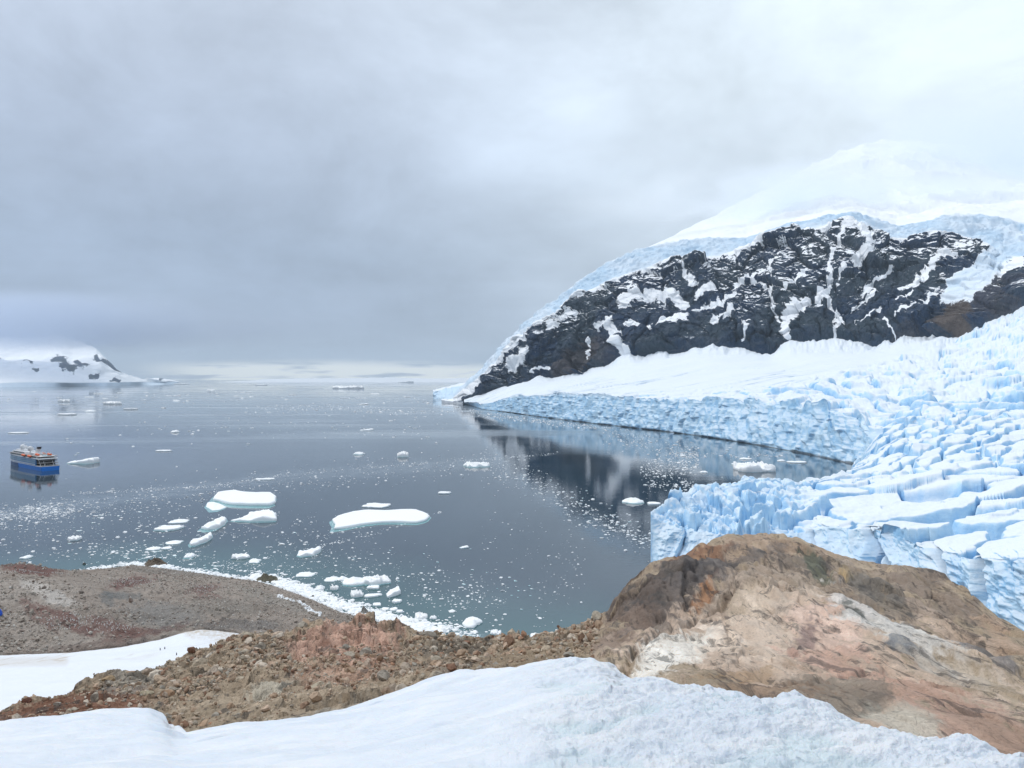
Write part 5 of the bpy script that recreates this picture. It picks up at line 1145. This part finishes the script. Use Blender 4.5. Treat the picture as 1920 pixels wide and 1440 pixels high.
# superstructure
def house(x0, x1, hw, z0, z1, name='deck_house', m_=None, taper=.6):
    v, f = box(x0, x1, -hw, hw, z0, z1); v[v[:, 2] > z0+.01, 0] += np.where(v[v[:, 2] > z0+.01, 0] > x0+.1, -taper*2, taper); return obj(name, v, f, m_ or m_wh, ship, smooth=False)
v, f = hullstrip(13.6, 14.0, 1.01, 1.01, 4.5, 101); obj('boat_deck', v, f, m_wh, ship, smooth=False)
h1o = house(12, 88, 7.6, 14.0, 16.6)
for s in (1, -1):
    v, f = box(15, 84, s*7.6-.05, s*7.6+.05, 14.8, 16.0); obj('window_strip', v, f, m_gl, h1o, smooth=False)
v, f = box(5, 86, -8.8, 8.8, 16.6, 16.85); obj('top_deck', v, f, m_deck, ship, smooth=False)
v, f = box(5, 30, -8.6, 8.6, 14.0, 14.2); 
h2o = house(48, 84, 6.4, 16.85, 19.4)
v, f = box(84.0-1.2, 84.1-1.15+.2, -6, 6, 17.6, 18.9); obj('bridge_window', v, f, m_gl, h2o, smooth=False)
for s in (1, -1):
    v, f = box(50, 80, s*6.4-.05, s*6.4+.05, 17.5, 18.8); obj('window_strip', v, f, m_gl, h2o, smooth=False)
h3o = house(56, 78, 4.6, 19.4, 21.2)
house(31, 46, 4.0, 16.85, 19.0)
v, f = box(7, 20, -7, 7, 16.86, 17.0); obj('sun_deck', v, f, m_wh, ship, smooth=False)
v, f = box(10, 16, -2.5, 2.5, 17.0, 17.3); obj('pool', v, f, m_pool, ship, smooth=False)
parts = []
for x_ in np.linspace(5.3, 84, 34):
    for s in (1, -1): parts.append(box(x_-.05, x_+.05, s*8.7-.05, s*8.7+.05, 16.85, 17.9))
for s in (1, -1): parts.append(box(5.3, 84, s*8.7-.06, s*8.7+.06, 17.9, 18.02))
v, f = join(parts); obj('railing', v, f, m_wh, ship, smooth=False)
def funnel(yc):
    v, f = box(33, 38, yc-1.5, yc+1.5, 19.0, 26.0); up = v[:, 2] > 20; v[up, 0] = v[up, 0]*.7+35.5*.3-2.6; fo = obj('funnel', v, f, m_wh, ship, smooth=False)
    v, f = box(31.1, 34.6, yc-1.55, yc+1.55, 24.0, 26.6); up = v[:, 2] > 25; v[up, 0] -= 1.2; obj('funnel_cap', v, f, m_dk, fo, smooth=False)
    return fo
funnel(-1.0)
def ball(r, c, sub=3):
    v, f = ico(sub); return v*r+np.array(c), f
for c, r in (((40, 4.4, 24.2), 2.5), ((66, 2.5, 24.2), 2.6), ((52, -2, 22.5), 1.2), ((72, -3, 23.2), 1.4)):
    v, f = ball(r, c); v[:, 2] = c[2]+(v[:, 2]-c[2])/.78; do = obj('radome', v, f, m_wh, ship)
    v, f = lathe([(.5, 17 if c[0] < 60 else 21), (.5, c[2]-r*.8)], 10); v[:, 0] += c[0]; v[:, 1] += c[1]; obj('radome_post', v, f, m_wh, do)
parts = []
v, f = lathe([(.35, 21), (.25, 28), (.08, 31)], 8); v[:, 0] += 70; parts.append((v, f)); parts += [box(69.8, 70.2, -3, 3, 25.5, 25.8), box(69.8, 70.2, -2, 2, 27.6, 27.8)]
v, f = join(parts); obj('mast', v, f, m_wh, ship, smooth=False)
def lifeboat(xc, yc, zc=14.9):
    a = np.linspace(-1, 1, 14); r_ = np.sqrt(np.clip(1-np.abs(a)**2.6, 0, 1)); th = np.linspace(0, 2*np.pi, 12, endpoint=False)
    x = np.repeat(a[:, None]*4.6, 12, 1)+xc; y = r_[:, None]*1.5*np.cos(th)+yc; z = r_[:, None]*1.45*np.sin(th)+zc
    i = np.arange(14*12).reshape(14, 12); j = np.roll(i, -1, 1)
    lo = obj('lifeboat', np.stack([x, y, z], -1).reshape(-1, 3), np.stack([i[:-1], j[:-1], j[1:], i[1:]], -1).reshape(-1, 4), m_or, ship)
    v, f = join([box(xc-3.4, xc-3.1, yc-.2, yc+1.0 if yc < 0 else yc+.2, zc+1, zc+3), box(xc+3.1, xc+3.4, yc-.2, yc+.2, zc+1, zc+3)]); obj('davit', v, f, m_wh, lo, smooth=False)
for xc in (44, 28): lifeboat(xc, 9.4, 16.2); lifeboat(xc, -9.4, 16.2)
for xc, yc in ((20, 5.0), (14, -4.0)): lifeboat(xc, yc, 18.4)
v, f = box(4.0, 12, -8.5, 8.5, 14.0, 15.0); up = v[:, 2] > 14.5; v[up, 0] += np.where(v[up, 0] < 5, .8, 0); obj('terrace_screen', v, f, m_wh, ship, smooth=False)

# ------------------------------------------------------------ air and cloud
def volmat(name, dens, col, node=None, aniso=.2):
    m = bpy.data.materials.new(name); m.use_nodes = True; t = NT(m.node_tree)
    d = node(t) if node else dens
    v = t.n('ShaderNodeVolumePrincipled', {'Color': col, 'Density': d, 'Anisotropy': aniso})
    t.n('ShaderNodeOutputMaterial', {'Volume': v}); return m
v, f = box(-40000, 42000, -400, 60000, -12, 1900)
o = obj('haze', v, f, volmat('haze_air', 2.4e-5, (.78, .90, 1.0)), smooth=False)
tag(o, 'thin pale air haze over the bay', 'haze', kind='stuff')
def cloud(px, py, Y0, rx, ry, rz, dens, label, seed, sc=1/300, lo=.42, hi=.62, col=(.93, .97, 1.0)):
    v, f = ico(3); c = np.array([(px-CX)/F*Y0, Y0, H-(py-HY)/F*Y0])
    def node(t):
        p = t.n('ShaderNodeTexCoord').outputs['Object']
        r = t.vmath('LENGTH', t.map(p, (1/rx, 1/ry, 1/rz)))
        fall = t.smooth(r, .98, .35)
        n = t.noise(t.map(t.vmath('ADD', p, (seed*900, 0, 0)), (sc*.6, sc*.6, sc*1.5)), 1.0, 5, .58, .4)
        return t.math('MULTIPLY', t.math('MULTIPLY', fall, t.smooth(n, lo, hi)), dens)
    o = obj('cloud', v*np.array([rx, ry, rz]), f, volmat('cloud_vapour', dens, col, node, .1)); o.location = c
    tag(o, label, 'cloud', kind='stuff')
cloud(1560, 374, 3600, 1500, 450, 170, .0048, 'low cloud bank draped above the rock wall', 1, lo=.40, hi=.6)
cloud(1520, 385, 3500, 560, 300, 110, .0036, 'wisp of cloud lying on the left shoulder above the rock', 5, sc=1/220, lo=.42, hi=.62)
cloud(2020, 290, 4600, 1700, 700, 520, .0028, 'thick cloud swallowing the right side of the summit', 2, lo=.30, hi=.55)
cloud(1560, 300, 4400, 1700, 500, 540, .0013, 'thin veil of cloud over the summit', 3, lo=.40, hi=.62)
cloud(-60, 604, 10300, 5500, 1500, 500, .0021, 'grey cloud sitting on the distant mountains', 4, sc=1/900, lo=.28, hi=.6, col=(.74, .81, .92))  # vapour colour darkened so this bank looks shaded
